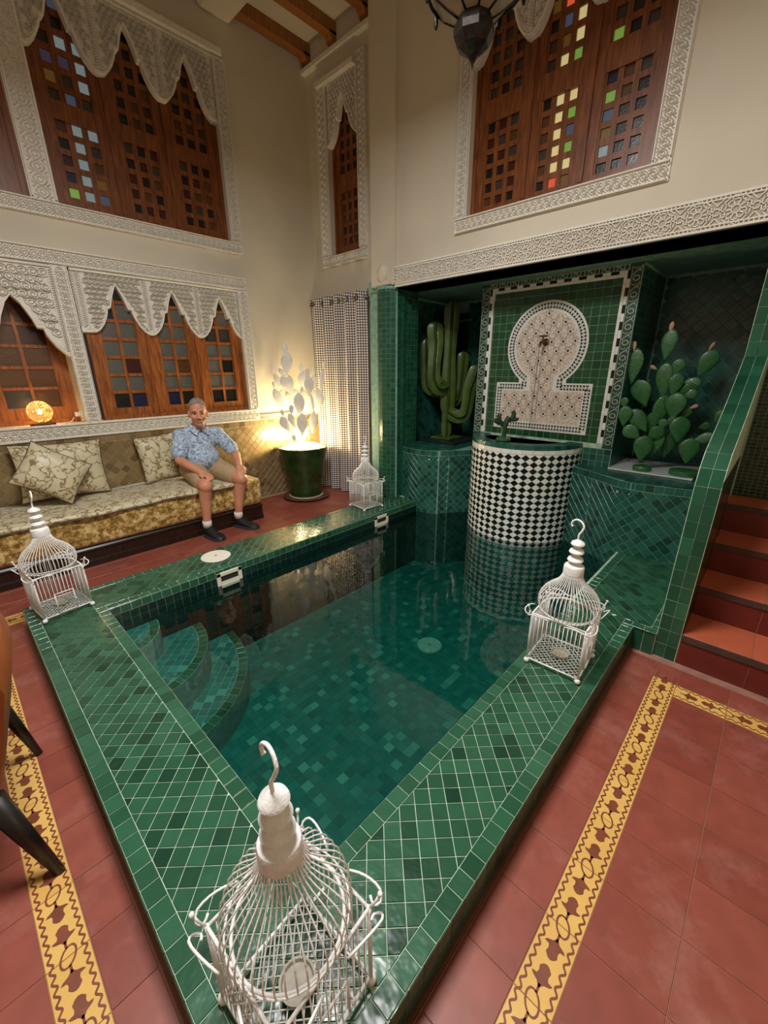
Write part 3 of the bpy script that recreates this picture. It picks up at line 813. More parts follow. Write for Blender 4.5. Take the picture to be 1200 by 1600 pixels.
# water
def water_mat():
    m, nt, b = nodes_of('pool_water')
    nt.nodes.remove(b)
    out = [n for n in nt.nodes if n.type == 'OUTPUT_MATERIAL'][0]
    tr = N(nt, 'ShaderNodeBsdfTransparent'); tr.inputs[0].default_value = (.93, .99, .98, 1)
    gl = N(nt, 'ShaderNodeBsdfGlossy'); gl.inputs['Roughness'].default_value = .015; gl.inputs[0].default_value = (1, 1, 1, 1)
    fr = N(nt, 'ShaderNodeFresnel'); fr.inputs['IOR'].default_value = 1.52
    mx = N(nt, 'ShaderNodeMixShader')
    ge = N(nt, 'ShaderNodeNewGeometry')
    no = N(nt, 'ShaderNodeTexNoise'); no.inputs['Scale'].default_value = 9; no.inputs['Detail'].default_value = 2
    bp = N(nt, 'ShaderNodeBump'); bp.inputs['Strength'].default_value = .035; bp.inputs['Distance'].default_value = .02
    nt.links.new(ge.outputs['Position'], no.inputs['Vector']); nt.links.new(no.outputs['Fac'], bp.inputs['Height'])
    nt.links.new(bp.outputs['Normal'], gl.inputs['Normal']); nt.links.new(bp.outputs['Normal'], fr.inputs['Normal'])
    nt.links.new(fr.outputs[0], mx.inputs[0]); nt.links.new(tr.outputs[0], mx.inputs[1]); nt.links.new(gl.outputs[0], mx.inputs[2])
    nt.links.new(mx.outputs[0], out.inputs[0])
    ab = N(nt, 'ShaderNodeVolumeAbsorption'); ab.inputs['Color'].default_value = (.05, .60, .56, 1); ab.inputs['Density'].default_value = .9
    nt.links.new(ab.outputs[0], out.inputs['Volume'])
    return m
WATER = water_mat()
tag(MB().box((.412, .672, PZ-.03), (3.76, 2.683, .02)).build('pool_water', WATER), 'clear blue-green water filling the plunge pool', 'water', kind='structure')

# ------------------------------------------------------------------ alcove
AX = 4.45
al = struct(MB().box((3.3, 3.13, H-.02), (AX, 3.3, 2.26)).box((AX, .1, PZ), (AX+.1, 3.3, 2.3)).box((3.28, .1, 2.222), (AX+.1, 3.3, 2.32)).build('wall_alcove', GROUT_D), 'dark green tiled walls of the fountain alcove', 'wall')
tiles(al, lattice(rect(3.3, .7, AX, 2.2), .062, .062, 45, (3.3, .7)), on_left(3.13), GREEN_W, n=40, gap=.002)
tiles(al, lattice(rect(.225, .7, .93, 2.2), .075, .075, 45, (.22, .7)), on_back(AX), GREEN_W, n=100, gap=.002)
tiles(al, lattice(rect(2.28, .7, 2.85, 2.2), .075, .075, 45, (.22, .7)), on_back(AX), GREEN_W, n=60, gap=.002)
# dark glazed opening at the back of the alcove
wo = struct(MB().box((AX-.03, 2.85, .70), (AX, 2.89, 2.1)).box((AX-.03, 3.09, .70), (AX, 3.13, 2.1)).box((AX-.03, 2.85, 2.06), (AX, 3.13, 2.1)).box((AX-.03,2.89,1.3),(AX,3.09,1.33)).build('window_7', DARKWOOD), 'dark narrow window at the back of the cactus alcove', 'window')
MB().box((AX-.012, 2.89, .7), (AX-.006, 3.09, 2.06)).build('pane', G_DARK, wo)
MB().box((AX-.14, 2.72, 1.995), (AX-.10, 3.12, 2.02)).build('rail', mat('grey_metal', (120,120,115), .4, metal=.6), wo)

def bench(name, front, back, ztop, label, seams):
    """front: plan polyline (X,Y) of the tiled face, back: closing points"""
    poly = front + back
    o = struct(MB().prism(poly, on_top(0), PZ, ztop).build(name, GROUT_D), label, 'bench')
    # arc length mapping of the front face
    s = [0]
    for a, c in zip(front, front[1:]): s.append(s[-1]+math.hypot(c[0]-a[0], c[1]-a[1]))
    def f(u, v, w):
        u_ = min(max(u, 0), s[-1]-1e-6)
        i = max(k for k in range(len(s)-1) if s[k] <= u_)
        a, c = front[i], front[i+1]; l = s[i+1]-s[i]; t = (u-s[i])/l
        nx, ny = (c[1]-a[1])/l, -(c[0]-a[0])/l
        if nx > 0: nx, ny = -nx, -ny
        return (a[0]+(c[0]-a[0])*t+nx*w, a[1]+(c[1]-a[1])*t+ny*w, v)
    cells = []
    cuts = [0]+seams+[s[-1]]
    for a, c in zip(cuts, cuts[1:]):
        cells += lattice(rect(a+.0015, PZ, c-.0015, ztop-.055), .054, .054, 45, (a, 0))
    tiles(o, cells, f, GREEN_W, n=300, gap=.0028, th=.003, bev=.0012, tilt=.005)
    tiles(o, lattice(rect(0, ztop-.053, s[-1], ztop), .06, .053, 0, (0, ztop-.053)), f, GREEN_W, n=60, gap=.0028, name='edge_tile')
    return o, poly
LB_front = [(3.52,3.14),(3.43,3.02),(3.375,2.90),(3.352,2.78),(3.352,2.66),(3.372,2.54),(3.42,2.45),(3.545,2.372),(3.75,2.22)]
lb, lbp = bench('tiled_bench', LB_front, [(AX,2.22),(AX,3.14)], .70, 'left tiled bench carrying the tall arm cactus', [.86])
RB_front = [(3.66,1.24),(3.53,.995),(3.46,.88),(3.395,.77),(3.375,.68),(3.378,.58),(3.40,.46),(3.43,.34),(3.46,.222)]
rbn, rbp = bench('tiled_bench', RB_front, [(AX,.222),(AX,1.24)], .70, 'right tiled bench carrying the round-pad cactus', [.278])
tiles(lb, lattice([(3.372,2.54),(3.352,2.66),(3.352,2.78),(3.375,2.90),(3.43,3.02),(3.52,3.14),(AX,3.14),(AX,2.372),(3.545,2.372)], .06, .06, 0, (3.35, 2.2)), on_top(.70), GREEN_W, n=40, gap=.0028)
tiles(rbn, lattice([(3.53,.995),(3.66,1.24),(AX,1.24),(AX,.222),(3.46,.222),(3.378,.58),(3.375,.68),(3.395,.77)], .06, .06, 0, (3.35, .2)), on_top(.70), GREEN_W, n=40, gap=.0028)

# round green column under the pier
c_ = struct(MB().lathe([(.15, H), (.15, 2.20), (.155, 2.262)], (3.385, 3.07, 0), 20).build('column', GROUT_D), 'round green mosaic column between curtain and alcove', 'column')
def fcol(u, v, w):
    a = u/.15; return (3.385-(.15+w)*math.cos(a), 3.07+(.15+w)*math.sin(a), v)
tiles(c_, lattice(rect(-.329, H, .329, 2.25), .047, .047, 0, (-.329, H)), fcol, GREEN_PAR, n=200, gap=.002, th=.002)
# square back pier behind the round shaft and its white dome
MB().box((3.30, 2.925, H), (3.62, 2.965, 2.262)).build('side_strip', GROUT_D, c_)
tiles(c_, lattice(rect(3.30, H, 3.62, 2.262), .053, .053, 0, (3.30, H)), on_left(2.925), GREEN_PAR, n=60, gap=.002, th=.002)
dm = MB(); dm.ell((XF, 3.07, 2.36), (.05, .062, .085), 16, 10); dm.box((XF-.02, 2.96, 2.262), (XF+.02, 3.18, 2.295))
autosmooth(dm.build('dome', PLASTER, bpy.data.objects['wall_pier']))

# ------------------------------------------------------------------ stairs and parapet
SX, RI, TR = 2.39, .175, .277
st = MB()
for i in range(4):
    st.box((SX+TR*i, -1.6, 0 if i == 0 else RI*i-.01), (4.6, .116, RI*(i+1)))
stairs = struct(st.build('stairs', RED_G), 'red tiled stairs rising beside the alcove parapet', 'stairs')
tread, = [[]]
for i in range(4):
    x0, x1 = SX+TR*i, SX+TR*(i+1)+(.0 if i < 3 else 0)
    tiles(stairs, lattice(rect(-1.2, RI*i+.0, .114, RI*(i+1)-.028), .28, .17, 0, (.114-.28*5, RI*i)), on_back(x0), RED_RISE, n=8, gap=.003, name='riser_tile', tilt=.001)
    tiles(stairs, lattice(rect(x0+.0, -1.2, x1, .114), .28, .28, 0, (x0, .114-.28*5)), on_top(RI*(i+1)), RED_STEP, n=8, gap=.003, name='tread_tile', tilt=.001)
    MB().box((x0-.012, -1.6, RI*(i+1)-.028), (x0+.004, .114, RI*(i+1)+.002)).build('nosing', STEP_EDGE, stairs)
# wall at the turn of the stairs
sw_ = struct(MB().box((3.475, -1.6, .5), (3.6, .115, 2.25)).build('wall_stairs', GROUT_D), 'dark green mosaic wall at the turn of the stairs', 'wall')
DARKM = tilemat('dark_mosaic', [(24,40,22),(38,54,30),(30,46,26),(52,60,34)], .2, .3, 26)
tiles(sw_, lattice(rect(-.6, .7, .113, 2.2), .03, .022, 0, (0, .7)), on_back(3.475), DARKM, n=0, gap=.002, th=.002)
# parapet: upright front, then a sloping top that climbs with the stairs
prof = [(SX,0),(SX,.968),(SX+.030,1.0507),(SX+.088,1.117)]
p0 = prof[-1]
for k in range(1, 9):
    t = k/8; prof.append((p0[0]+(3.25-p0[0])*t, p0[1]+(1.56-p0[1])*t - .03*math.sin(PI*t)))
prof += [(3.25, 2.222), (AX, 2.222), (AX, 0)]
pa = struct(MB().prism(prof, lambda u, v, w: (u, w, v), .116, .22).build('wall_parapet', GROUT_G), 'green tiled parapet sweeping up beside the stairs', 'parapet')
line = prof[:-2]
s = [0]
for a, c in zip(line, line[1:]): s.append(s[-1]+math.hypot(c[0]-a[0], c[1]-a[1]))
def fpar(u, v, w):
    u_ = min(max(u, 0), s[-1]-1e-6); i = max(k for k in range(len(s)-1) if s[k] <= u_)
    a, c = line[i], line[i+1]; l = s[i+1]-s[i] or 1e-6; t = (u-s[i])/l
    return (a[0]+(c[0]-a[0])*t-(c[1]-a[1])/l*w, v, a[1]+(c[1]-a[1])*t+(c[0]-a[0])/l*w)
tiles(pa, lattice(rect(0, .118, s[-1], .218), .088, .05, 0, (0, .118)), fpar, GREEN_PAR, n=120, gap=.002, th=.003, tilt=.004)
tiles(pa, lattice(rect(SX, 0, 3.25, 1.0), .05, .05, 0, (SX, 0)), on_left(.116), DARKM, n=0, gap=.002, th=.002)
tiles(pa, lattice(rect(3.26, .7, AX, 2.2), .06, .06, 45, (SX, 0)), on_right(.22), GREEN_W, n=0, gap=.002, th=.002)

# ------------------------------------------------------------------ fountain
FX, FY, FR, FZ = 3.75, 1.68, .50, .87
def fcyl(u, v, w):
    a = u/FR; return (FX-(FR+w)*math.cos(a), FY+(FR+w)*math.sin(a), v)
half = [(FX-FR*math.cos(a*PI/32), FY+FR*math.sin(a*PI/32)) for a in range(-16, 17)]
fo = tag(MB().prism(half, on_top(0), PZ, FZ).build('fountain_basin', mat('white_grout', (186,188,180), .6)), 'half-round fountain basin in black and white checker tiles', 'fountain')
SQ = 1.28
def chk(pick):
    reg = rect(-PI/2*FR/SQ, -.03, PI/2*FR/SQ, FZ-.06)
    return [[(p[0]*SQ, p[1]) for p in c] for c in lattice(reg, .0395, .0395, 45, (0, FZ-.06), pick=pick)]
tiles(fo, chk(0), fcyl, BLACK_T, n=150, gap=.0012, th=.0025, bev=.0008, name='black_tile', tilt=.004)
tiles(fo, chk(1), fcyl, WHITE_T, n=150, gap=.0012, th=.0025, bev=.0008, name='white_tile', tilt=.004)
tiles(fo, lattice(rect(-PI/2*FR, PZ, PI/2*FR, -.032), .052, .052, 0, (0, -.032-.052*12)), fcyl, POOLT, n=0, gap=.0012, th=.0025, name='foot_tile')
tiles(fo, lattice(rect(-PI/2*FR, FZ-.058, PI/2*FR, FZ-.022), .09, .036, 0, (0, FZ-.058)), fcyl, WHITE_T, n=20, gap=.002, th=.004, name='rim_tile')
tiles(fo, lattice(rect(-PI/2*FR, FZ-.02, PI/2*FR, FZ+.018), .055, .038, 0, (0, FZ-.02)), fcyl, GREEN_W, n=40, gap=.002, th=.004, name='rim_tile')
# green top ring with a sunken bowl
ring = []
for k in range(34):
    a0, a1 = -PI/2+PI*k/34, -PI/2+PI*(k+1)/34
    for r0, r1 in ((.44, .50), (.385, .44)):
        ring.append([(FX-r*math.cos(a), FY+r*math.sin(a)) for r, a in ((r0,a0),(r1,a0),(r1,a1),(r0,a1))])
MB().prism([(FX-r*math.cos(a), FY+r*math.sin(a)) for r, a in [(.50,-PI/2+PI*k/32) for k in range(33)]+[(.385,PI/2-PI*k/32) for k in range(33)]], on_top(0), FZ-.005, FZ+.016).build('top_ring', GROUT_D, fo)
tiles(fo, ring, on_top(FZ+.016), GREEN_W, n=70, gap=.002, th=.003, name='rim_tile')
MB().prism([(FX-.39*math.cos(a*PI/32), FY+.39*math.sin(a*PI/32)) for a in range(-16, 17)], on_top(0), FZ-.004, FZ+.0).build('bowl_water', mat('bowl_water', (14,46,40), .05), fo)

# ------------------------------------------------------------------ wall panel behind the fountain
PX = 3.75
pn = tag(MB().box((PX, .945, .40), (AX, 2.262, 2.222)).build('wall_mosaic_panel', GROUT_G), 'tall mosaic wall panel with keyhole medallion behind the fountain', 'panel')
fp = on_back(PX)
y0, y1, z0, z1 = 1.07, 2.135, .895, 2.135          # green field
KC, KZ = 1.605, 1.685                              # medallion centre
def keyhole(r, hw, rw_, zt, zb, n=40):
    """closed outline: circle r, neck half width hw, foot block half width rw_ from zb to zt"""
    a = math.asin(min(.99, hw/r)); pts = []
    for k in range(n+1):
        t = -PI/2+a+(2*PI-2*a)*k/n
        pts.append((KC+r*math.cos(t), KZ+r*math.sin(t)))
    pts += [(KC-hw, zt), (KC-rw_, zt), (KC-rw_, zb), (KC+rw_, zb), (KC+rw_, zt), (KC+hw, zt)]
    return pts
outer = keyhole(.352, .215, .435, 1.375, .955); inner = keyhole(.272, .105, .365, 1.305, 1.03)
cells = [c for c in lattice(rect(y0, z0, y1, z1), .066, .066, 0, (y0, z0)) if not all(inside(p, outer) for p in c)]
tiles(pn, cells, fp, GREEN_P, n=300, gap=.0025, th=.003, bev=.001, tilt=.005)
MB().prism(outer, fp, -.002, .0045).build('medallion_border', WHITE_T, pn)
BEIGE = mat('medallion_mosaic', (226, 216, 202), .4, col2=(188, 172, 156), scale=55, detail=2)
MB().prism(inner, fp, .002, .0058).build('medallion_field', BEIGE, pn)
# beige star mosaic: diamond net and dots
b1, b2_ = MB(), MB()
kx, kz = .098, .150
for i in range(-8, 9):
    for j in range(-14, 15):
        c = (KC+i*kx+(kx/2 if j % 2 else 0), KZ-.2+j*kz/2)
        if inside(c, inner) and inside((c[0], c[1]+.012), inner) and inside((c[0]+.012, c[1]), inner) and inside((c[0]-.012, c[1]), inner) and inside((c[0], c[1]-.012), inner):
            b2_.prism([(c[0]+.0098*math.cos(t*PI/3), c[1]+.0098*math.sin(t*PI/3)) for t in range(6)], fp, .005, .0072)
            for (dx, dy) in ((kx/2, kz/2), (-kx/2, kz/2)):
                p, q = (c[0]+dx*.25, c[1]+dy*.25), (c[0]+dx*.8, c[1]+dy*.8)
                if inside(q, inner): b1.ribbon([p, q], .009, fp, .005, .0066)
            for t in range(6):
                p = (c[0]+.021*math.cos(t*PI/3+.5), c[1]+.021*math.sin(t*PI/3+.5))
                if inside(p, inner): b1.ribbon([p, (c[0]+.033*math.cos(t*PI/3+.5), c[1]+.033*math.sin(t*PI/3+.5))], .011, fp, .005, .0068)
b1.build('mosaic_net', mat('taupe_mosaic', (168,150,136), .45), pn)['kind'] = 'stuff'
b2_.build('mosaic_dots', BLACK_T, pn)['kind'] = 'stuff'
# black checks running round the medallion border
mid = keyhole(.312, .16, .40, 1.34, .9925, 44)
L = [0]
cl = mid+[mid[0]]
for a, c in zip(cl, cl[1:]): L.append(L[-1]+math.hypot(c[0]-a[0], c[1]-a[1]))
step = .0265; n = int(L[-1]/step); bk = MB()
MB().ribbon(mid, .05, fp, .003, .0052, closed=True).build('border_line', mat('pale_grout', (206,206,198), .5), pn)
for k in range(n):
    sx = k*step; i = max(q for q in range(len(L)-1) if L[q] <= sx); t = (sx-L[i])/(L[i+1]-L[i] or 1)
    a, c = cl[i], cl[i+1]; d = math.hypot(c[0]-a[0], c[1]-a[1]) or 1
    tx, ty = (c[0]-a[0])/d, (c[1]-a[1])/d; x, y = a[0]+(c[0]-a[0])*t, a[1]+(c[1]-a[1])*t
    for sg in (1, -1):
        q = [(x+tx*.011-ty*sg*.0, y+ty*.011+tx*sg*.0), (x-ty*sg*.020+tx*.011, y+tx*sg*.020+ty*.011), (x-ty*sg*.010, y+tx*sg*.010), (x-ty*sg*.020-tx*.009, y+tx*sg*.020-ty*.009)]
        q = [(x-ty*sg*.001, y+tx*sg*.001), (x-ty*sg*.021+tx*.0115, y+tx*sg*.021+ty*.0115), (x-ty*sg*.021-tx*.0115, y+tx*sg*.021-ty*.0115)]
        bk.prism(q, fp, .004, .0064)
bk.build('border_checks', BLACK_T, pn)['kind'] = 'stuff'
# white strip, black dashes, scroll border round the panel
wt, bl = [], []
for u0, v0, u1, v1 in ((y1, z0, y1+.022, z1+.022), (y0-.022, z0, y0, z1+.022), (y0, z1, y1, z1+.022)):
    wt += lattice(rect(u0, v0, u1, v1), .12, .12, 0, (u0, v0), minfrac=.02)
tiles(pn, wt, fp, WHITE_T, n=60, gap=.001, th=.005, name='strip_tile')
dash = []
def dashes(u0, v0, u1, v1):
    vert = v1-v0 > u1-u0; n = int((v1-v0 if vert else u1-u0)/.058)
    for k in range(n):
        a, c = k/n, (k+1)/n
        dash.append((k % 2, rect(u0, v0+(v1-v0)*a, u1, v0+(v1-v0)*c) if vert else rect(u0+(u1-u0)*a, v0, u0+(u1-u0)*c, v1)))
dashes(y1+.022, z0, y1+.045, z1+.045); dashes(y0-.045, z0, y0-.022, z1+.045); dashes(y0-.022, z1+.022, y1+.022, z1+.045)
tiles(pn, [c for k, c in dash if k], fp, BLACK_T, n=60, gap=.001, th=.004, name='dash_tile')
tiles(pn, [c for k, c in dash if not k], fp, WHITE_T, n=60, gap=.001, th=.004, name='dash_tile')
SCR_G = mat('scroll_ground', (34, 66, 50), .4, vary=.2, scale=18)
SCR_W = mat('scroll_line', (168, 182, 166), .45)
sb = MB().box(fp(y1+.045, .86, 0), fp(2.262, 2.222, .003)).box(fp(.945, .86, 0), fp(y0-.045, 2.222, .003)).box(fp(y0-.045, z1+.045, 0), fp(y1+.045, 2.222, .003))
sb.build('scroll_border', SCR_G, pn)
ln = MB()
def scroll(a, c, wd):
    Lh = math.hypot(c[0]-a[0], c[1]-a[1]); du, dv = (c[0]-a[0])/Lh, (c[1]-a[1])/Lh
    g = lambda s_, t, w_: fp(a[0]+du*s_-dv*t, a[1]+dv*s_+du*t, w_)
    n = round(Lh/.108); p = Lh/n
    for k in range(n):
        o = k*p
        ln.ribbon([(o+p*.28+.017*math.cos(t*PI/6), .021*math.sin(t*PI/6)) for t in range(12)], .006, g, .002, .0055, closed=True)
        ln.ribbon([(o+p*.45, -wd*.36), (o+p*.62, -wd*.2), (o+p*.8, wd*.22), (o+p*1.0, wd*.36)], .006, g, .002, .0055)
        ln.ribbon([(o+p*.62, wd*.34), (o+p*.72, wd*.26), (o+p*.75, wd*.05), (o+p*.66, -wd*.08)], .004, g, .002, .0052)
        ln.ribbon([(o+p*.95, -wd*.34), (o+p*.88, -wd*.2), (o+p*.85, 0), (o+p*.95, wd*.1)], .004, g, .002, .0052)
    for sg in (1, -1): ln.ribbon([(0, sg*wd*.45), (Lh, sg*wd*.45)], .004, g, .002, .0055)
scroll((2.22, .88), (2.22, 2.2), .078); scroll((.985, .88), (.985, 2.2), .078); scroll((1.03, 2.20), (2.18, 2.20), .04)
ln.build('scroll_lines', SCR_W, pn)['kind'] = 'stuff'
# green tiles below the panel and along its flank
tiles(pn, lattice(rect(.947, .42, 1.25, .855), .055, .055, 0, (.947, .42)), fp, GREEN_W, n=40, gap=.0025, name='foot_tile')
tiles(pn, lattice(rect(PX, .7, AX, 2.2), .055, .055, 0, (PX, .7)), on_left(.945), GREEN_W, n=0, gap=.0025, name='flank_tile')
# tap
BRASS = mat('aged_brass', (110, 82, 48), .35, metal=.8, vary=.2, scale=40)
tp = thing('tap', 'small brass tap on the keyhole medallion', 'tap', (PX-.006, KC, 1.71))
q = MB(); q.lathe([(.03,0),(.03,.006),(.014,.010),(.014,.03)], seg=16); q.v = [(-z, y, x) for x, y, z in q.v]; autosmooth(q.build('flange', BRASS, tp))
autosmooth(MB().tube([(-.02,0,0),(-.06,.006,.002),(-.085,.01,-.008),(-.092,.012,-.04)], .011, 10).build('spout', BRASS, tp), 60)
autosmooth(MB().tube([(-.055,.005,.0),(-.055,.005,.045)], .008, 8).build('stem', BRASS, tp))
autosmooth(MB().tube([(-.055,-.03,.047),(-.055,.04,.047)], .007, 8).build('handle', BRASS, tp))
MB().tube([(-.092,.012,-.04),(-.092,.016,-.35),(-.09,.02,-.72)], .0025, 5).build('chain', mat('dark_chain', (50,42,36), .6), tp)

# ------------------------------------------------------------------ bird cage lanterns
IRON = mat('white_painted_iron', (234, 233, 230), .5, vary=.07, scale=35, bump=.25, bscale=120)
WAX = mat('candle_dish', (170, 164, 150), .6, vary=.15, scale=40)
def make_cage(label):
    t = thing('birdcage_lantern', label, 'birdcage', group='white birdcage lanterns on the pool coping')
    h, zb, zt = .118, .022, .275
    for sx in (1, -1):
        for sy in (1, -1):
            MB().tube([(sx*h, sy*h, zb), (sx*h, sy*h, zt+.004)], .005, 8).build('corner_post', IRON, t, True)
            MB().ell((sx*h, sy*h, .0135), (.0135, .0135, .0135), 12, 8).build('ball_foot', IRON, t, True)
            # scrolled ears at the upper corners
            d = Vector((sx, sy, 0)).normalized(); o = Vector((sx*h, sy*h, zt)); sd = Vector((-sy, sx, 0)).normalized()
            for k in (1, -1):
                p = [o-d*.045+sd*k*.075*1, o-d*.02+sd*k*.062+Vector((0,0,.010)), o+d*.006+sd*k*.045+Vector((0,0,.014)), o+d*.026+sd*k*.026+Vector((0,0,.010)), o+d*.026+sd*k*.010+Vector((0,0,-.002)), o+d*.010+sd*k*.008+Vector((0,0,-.006)), o+d*.004+sd*k*.022+Vector((0,0,.002))]
                MB().tube(smooth_path(p, 16), .003, 6).build('scroll', IRON, t, True)
            MB().tube([o, o+d*.014+Vector((0,0,.018)), o+d*.022+Vector((0,0,.038))], .003, 6).ell(o+d*.024+Vector((0,0,.043)), (.006,.006,.006), 8, 6).build('finial', IRON, t, True)
    for z in (zb+.004, zt):
        for a, c in (((-h,-h),(h,-h)),((h,-h),(h,h)),((h,h),(-h,h)),((-h,h),(-h,-h))):
            MB().tube([(a[0],a[1],z),(c[0],c[1],z)], .0042, 6).build('rail', IRON, t, True)
    bar = MB().tube([(0,0,zb),(0,0,zt)], .0018, 5).build('bar', IRON, mesh_only=True, smooth=True)
    nb = 13
    for k in range(1, nb):
        s_ = -h+2*h*k/nb
        for x, y in ((s_, -h), (s_, h), (-h, s_), (h, s_)):
            link('bar', bar, t, (x, y, 0))
    # dome
    prof = [(.114,zt),(.125,zt+.014),(.1315,zt+.034),(.1325,zt+.056),(.127,zt+.080),(.113,zt+.104),(.092,zt+.126),(.071,zt+.144),(.055,zt+.162),(.044,zt+.185),(.0395,zt+.205)]
    wire = MB().tube([(r,0,z) for r, z in prof], .0019, 5).build('dome_wire', IRON, mesh_only=True, smooth=True)
    nw = 42
    for k in range(nw):
        o = link('dome_wire', wire, t); o.rotation_euler = (0, 0, 2*PI*k/nw)
    def ringo(r, z, rad, nm):
        MB().tube([(r*math.cos(2*PI*k/36), r*math.sin(2*PI*k/36), z) for k in range(37)], rad, 6, cap=False).build(nm, IRON, t, True)
    ringo(.115, zt+.002, .0042, 'dome_ring'); ringo(.1265, zt+.018, .0025, 'dome_ring')
    # collar, three discs, hook
    zc_ = zt+.2
    autosmooth(MB().lathe([(.040,zc_-.004),(.0435,zc_),(.0435,zc_+.034),(.041,zc_+.040),(.024,zc_+.046),(.012,zc_+.052)], seg=28).build('collar', IRON, t), 30)
    for k, (r, z) in enumerate(((.0345,.068),(.0322,.107),(.0295,.145))):
        autosmooth(MB().lathe([(.008,z+zc_-.020),(.014,z+zc_-.017),(r*.84,z+zc_-.008),(r,z+zc_),(r*.88,z+zc_+.009),(.014,z+zc_+.016),(.008,z+zc_+.020)], seg=24).build('disc', IRON, t), 50)
    zk = zc_+.165
    hook = [(0,0,zk-.01),(0,.002,zk+.02),(.002,-.008,zk+.042),(.006,-.012,zk+.062),(.010,.002,zk+.080),(.012,.02,zk+.086),(.012,.036,zk+.078),(.012,.042,zk+.062),(.012,.036,zk+.052)]
    hk = smooth_path(hook, 32); MB().tube(hk, .004, 8, rs=[.0042]*(len(hk)-2)+[.005,.006]).build('hook', IRON, t, True)
    # wire floor
    fm = MB()
    for k in range(-9, 10):
        c0 = k*.026
        for sg in (1, -1):
            a = max(-h, -h+max(0, -0)); pts = []
            for x in (-h, h):
                y = sg*x+c0
                pts.append((x, y))
            (xa, ya), (xb, yb) = pts
            # cut to the square
            def cut(p, q_):
                x_, y_ = p
                if y_ > h: return ((h-c0)/sg, h)
                if y_ < -h: return ((-h-c0)/sg, -h)
                return p
            A_, B_ = cut(pts[0], 0), cut(pts[1], 0)
            if abs(A_[0]) <= h+1e-6 and abs(B_[0]) <= h+1e-6 and math.hypot(A_[0]-B_[0], A_[1]-B_[1]) > .02:
                fm.tube([(A_[0], A_[1], zb+.004+.001*sg), (B_[0], B_[1], zb+.004+.001*sg)], .0017, 4)
    fm.build('wire_floor', IRON, t, True)
    autosmooth(MB().lathe([(.036,zb+.006),(.040,zb+.010),(.042,zb+.022),(.037,zb+.022),(.034,zb+.013),(.001,zb+.012)], seg=24).build('candle_dish', WAX, t), 40)
    # little door with its latch
    dr = MB()
    for a, c in (((-.045,-h-.004,zb+.01),(.045,-h-.004,zb+.01)),((-.045,-h-.004,zb+.13),(.045,-h-.004,zb+.13)),((-.045,-h-.004,zb+.01),(-.045,-h-.004,zb+.13)),((.045,-h-.004,zb+.01),(.045,-h-.004,zb+.13))):
        dr.tube([a, c], .003, 6)
    d_ = dr.build('door', IRON, t, True)
    MB().tube([(.045,-h-.006,zb+.07),(.05,-h-.016,zb+.07),(.04,-h-.02,zb+.074)], .003, 6).build('latch', IRON, d_, True)
    return t
cage = make_cage('white birdcage lantern closest to the viewer, at the pool corner')
cage.location = (.247, .512, H+.003); cage.rotation_euler = (0, 0, .06)
for (x, y, rz, lab) in ((1.803, .522, .05, 'white birdcage lantern on the coping near the red stairs'),
                        (.232, 2.90, .12, 'white birdcage lantern on the coping corner before the sofa cushions'),
                        (2.83, 2.93, -.10, 'white birdcage lantern at the foot of the green column, by the curtain')):
    c = copy_tree(cage); c.location = (x, y, H+.003); c.rotation_euler = (0, 0, rz); c['label'] = lab

# ------------------------------------------------------------------ pool fittings
IVORY = mat('ivory_plastic', (226, 220, 200), .4)
HOLE_SHADE = mat('opening_shade', (40, 38, 32), .7)
for (x0, x1, lab) in ((1.08, 1.273, 'ivory pool skimmer box before the seated man'), (2.70, 2.89, 'ivory pool skimmer box below the far birdcage')):
    t = thing('pool_skimmer', lab, 'skimmer', ((x0+x1)/2, 2.68, .0), group='ivory skimmers in the pool wall')
    w2 = (x1-x0)/2
    MB().bbox((-w2, -.012, -.005), (-w2+.03, .004, .118), .003).bbox((w2-.03, -.012, -.005), (w2, .004, .118), .003).bbox((-w2, -.012, .088), (w2, .004, .118), .003).bbox((-w2, -.012, -.005), (w2, .004, .022), .003).build('frame', IVORY, t)
    MB().box((-w2+.028, -.005, .02), (w2-.028, -.003, .09)).build('opening', HOLE_SHADE, t)  # dark plate; the shade inside the mouth is its colour
    MB().box((-w2+.03, -.010, .022), (w2-.03, -.004, .045)).build('flap', IVORY, t)
t = thing('skimmer_lid', 'round white lid set in the coping before the man', 'lid', (1.197, 2.915, H+.003))
autosmooth(MB().lathe([(.108,-.003),(.108,.003),(.104,.006),(.03,.0068),(.001,.0068)], seg=40).build('lid', mat('white_lid', (232,228,214), .45), t), 30)
autosmooth(MB().lathe([(.010,.0065),(.009,.009),(.001,.009)], seg=12).build('plug', mat('lid_plug', (150,146,132), .5), t), 30)
t = thing('pool_drain', 'round pale drain grate on the pool floor', 'drain', (2.22, 1.61, PZ+.002))
MB().lathe([(.100,0),(.100,.010),(.090,.014),(.001,.014)], seg=36).build('disc', mat('drain_green', (84,140,118), .5), t)
dg = MB()
for r in (.085, .068, .051, .034, .018):
    dg.ribbon([(r*math.cos(2*PI*k/32), r*math.sin(2*PI*k/32)) for k in range(32)], .008, on_top(.014), 0, .004, closed=True)
for k in range(8):
    a = 2*PI*k/8; dg.ribbon([(.015*math.cos(a), .015*math.sin(a)), (.09*math.cos(a), .09*math.sin(a))], .007, on_top(.014), 0, .004)
dg.build('grate', mat('drain_pale', (176,206,184), .5), t)

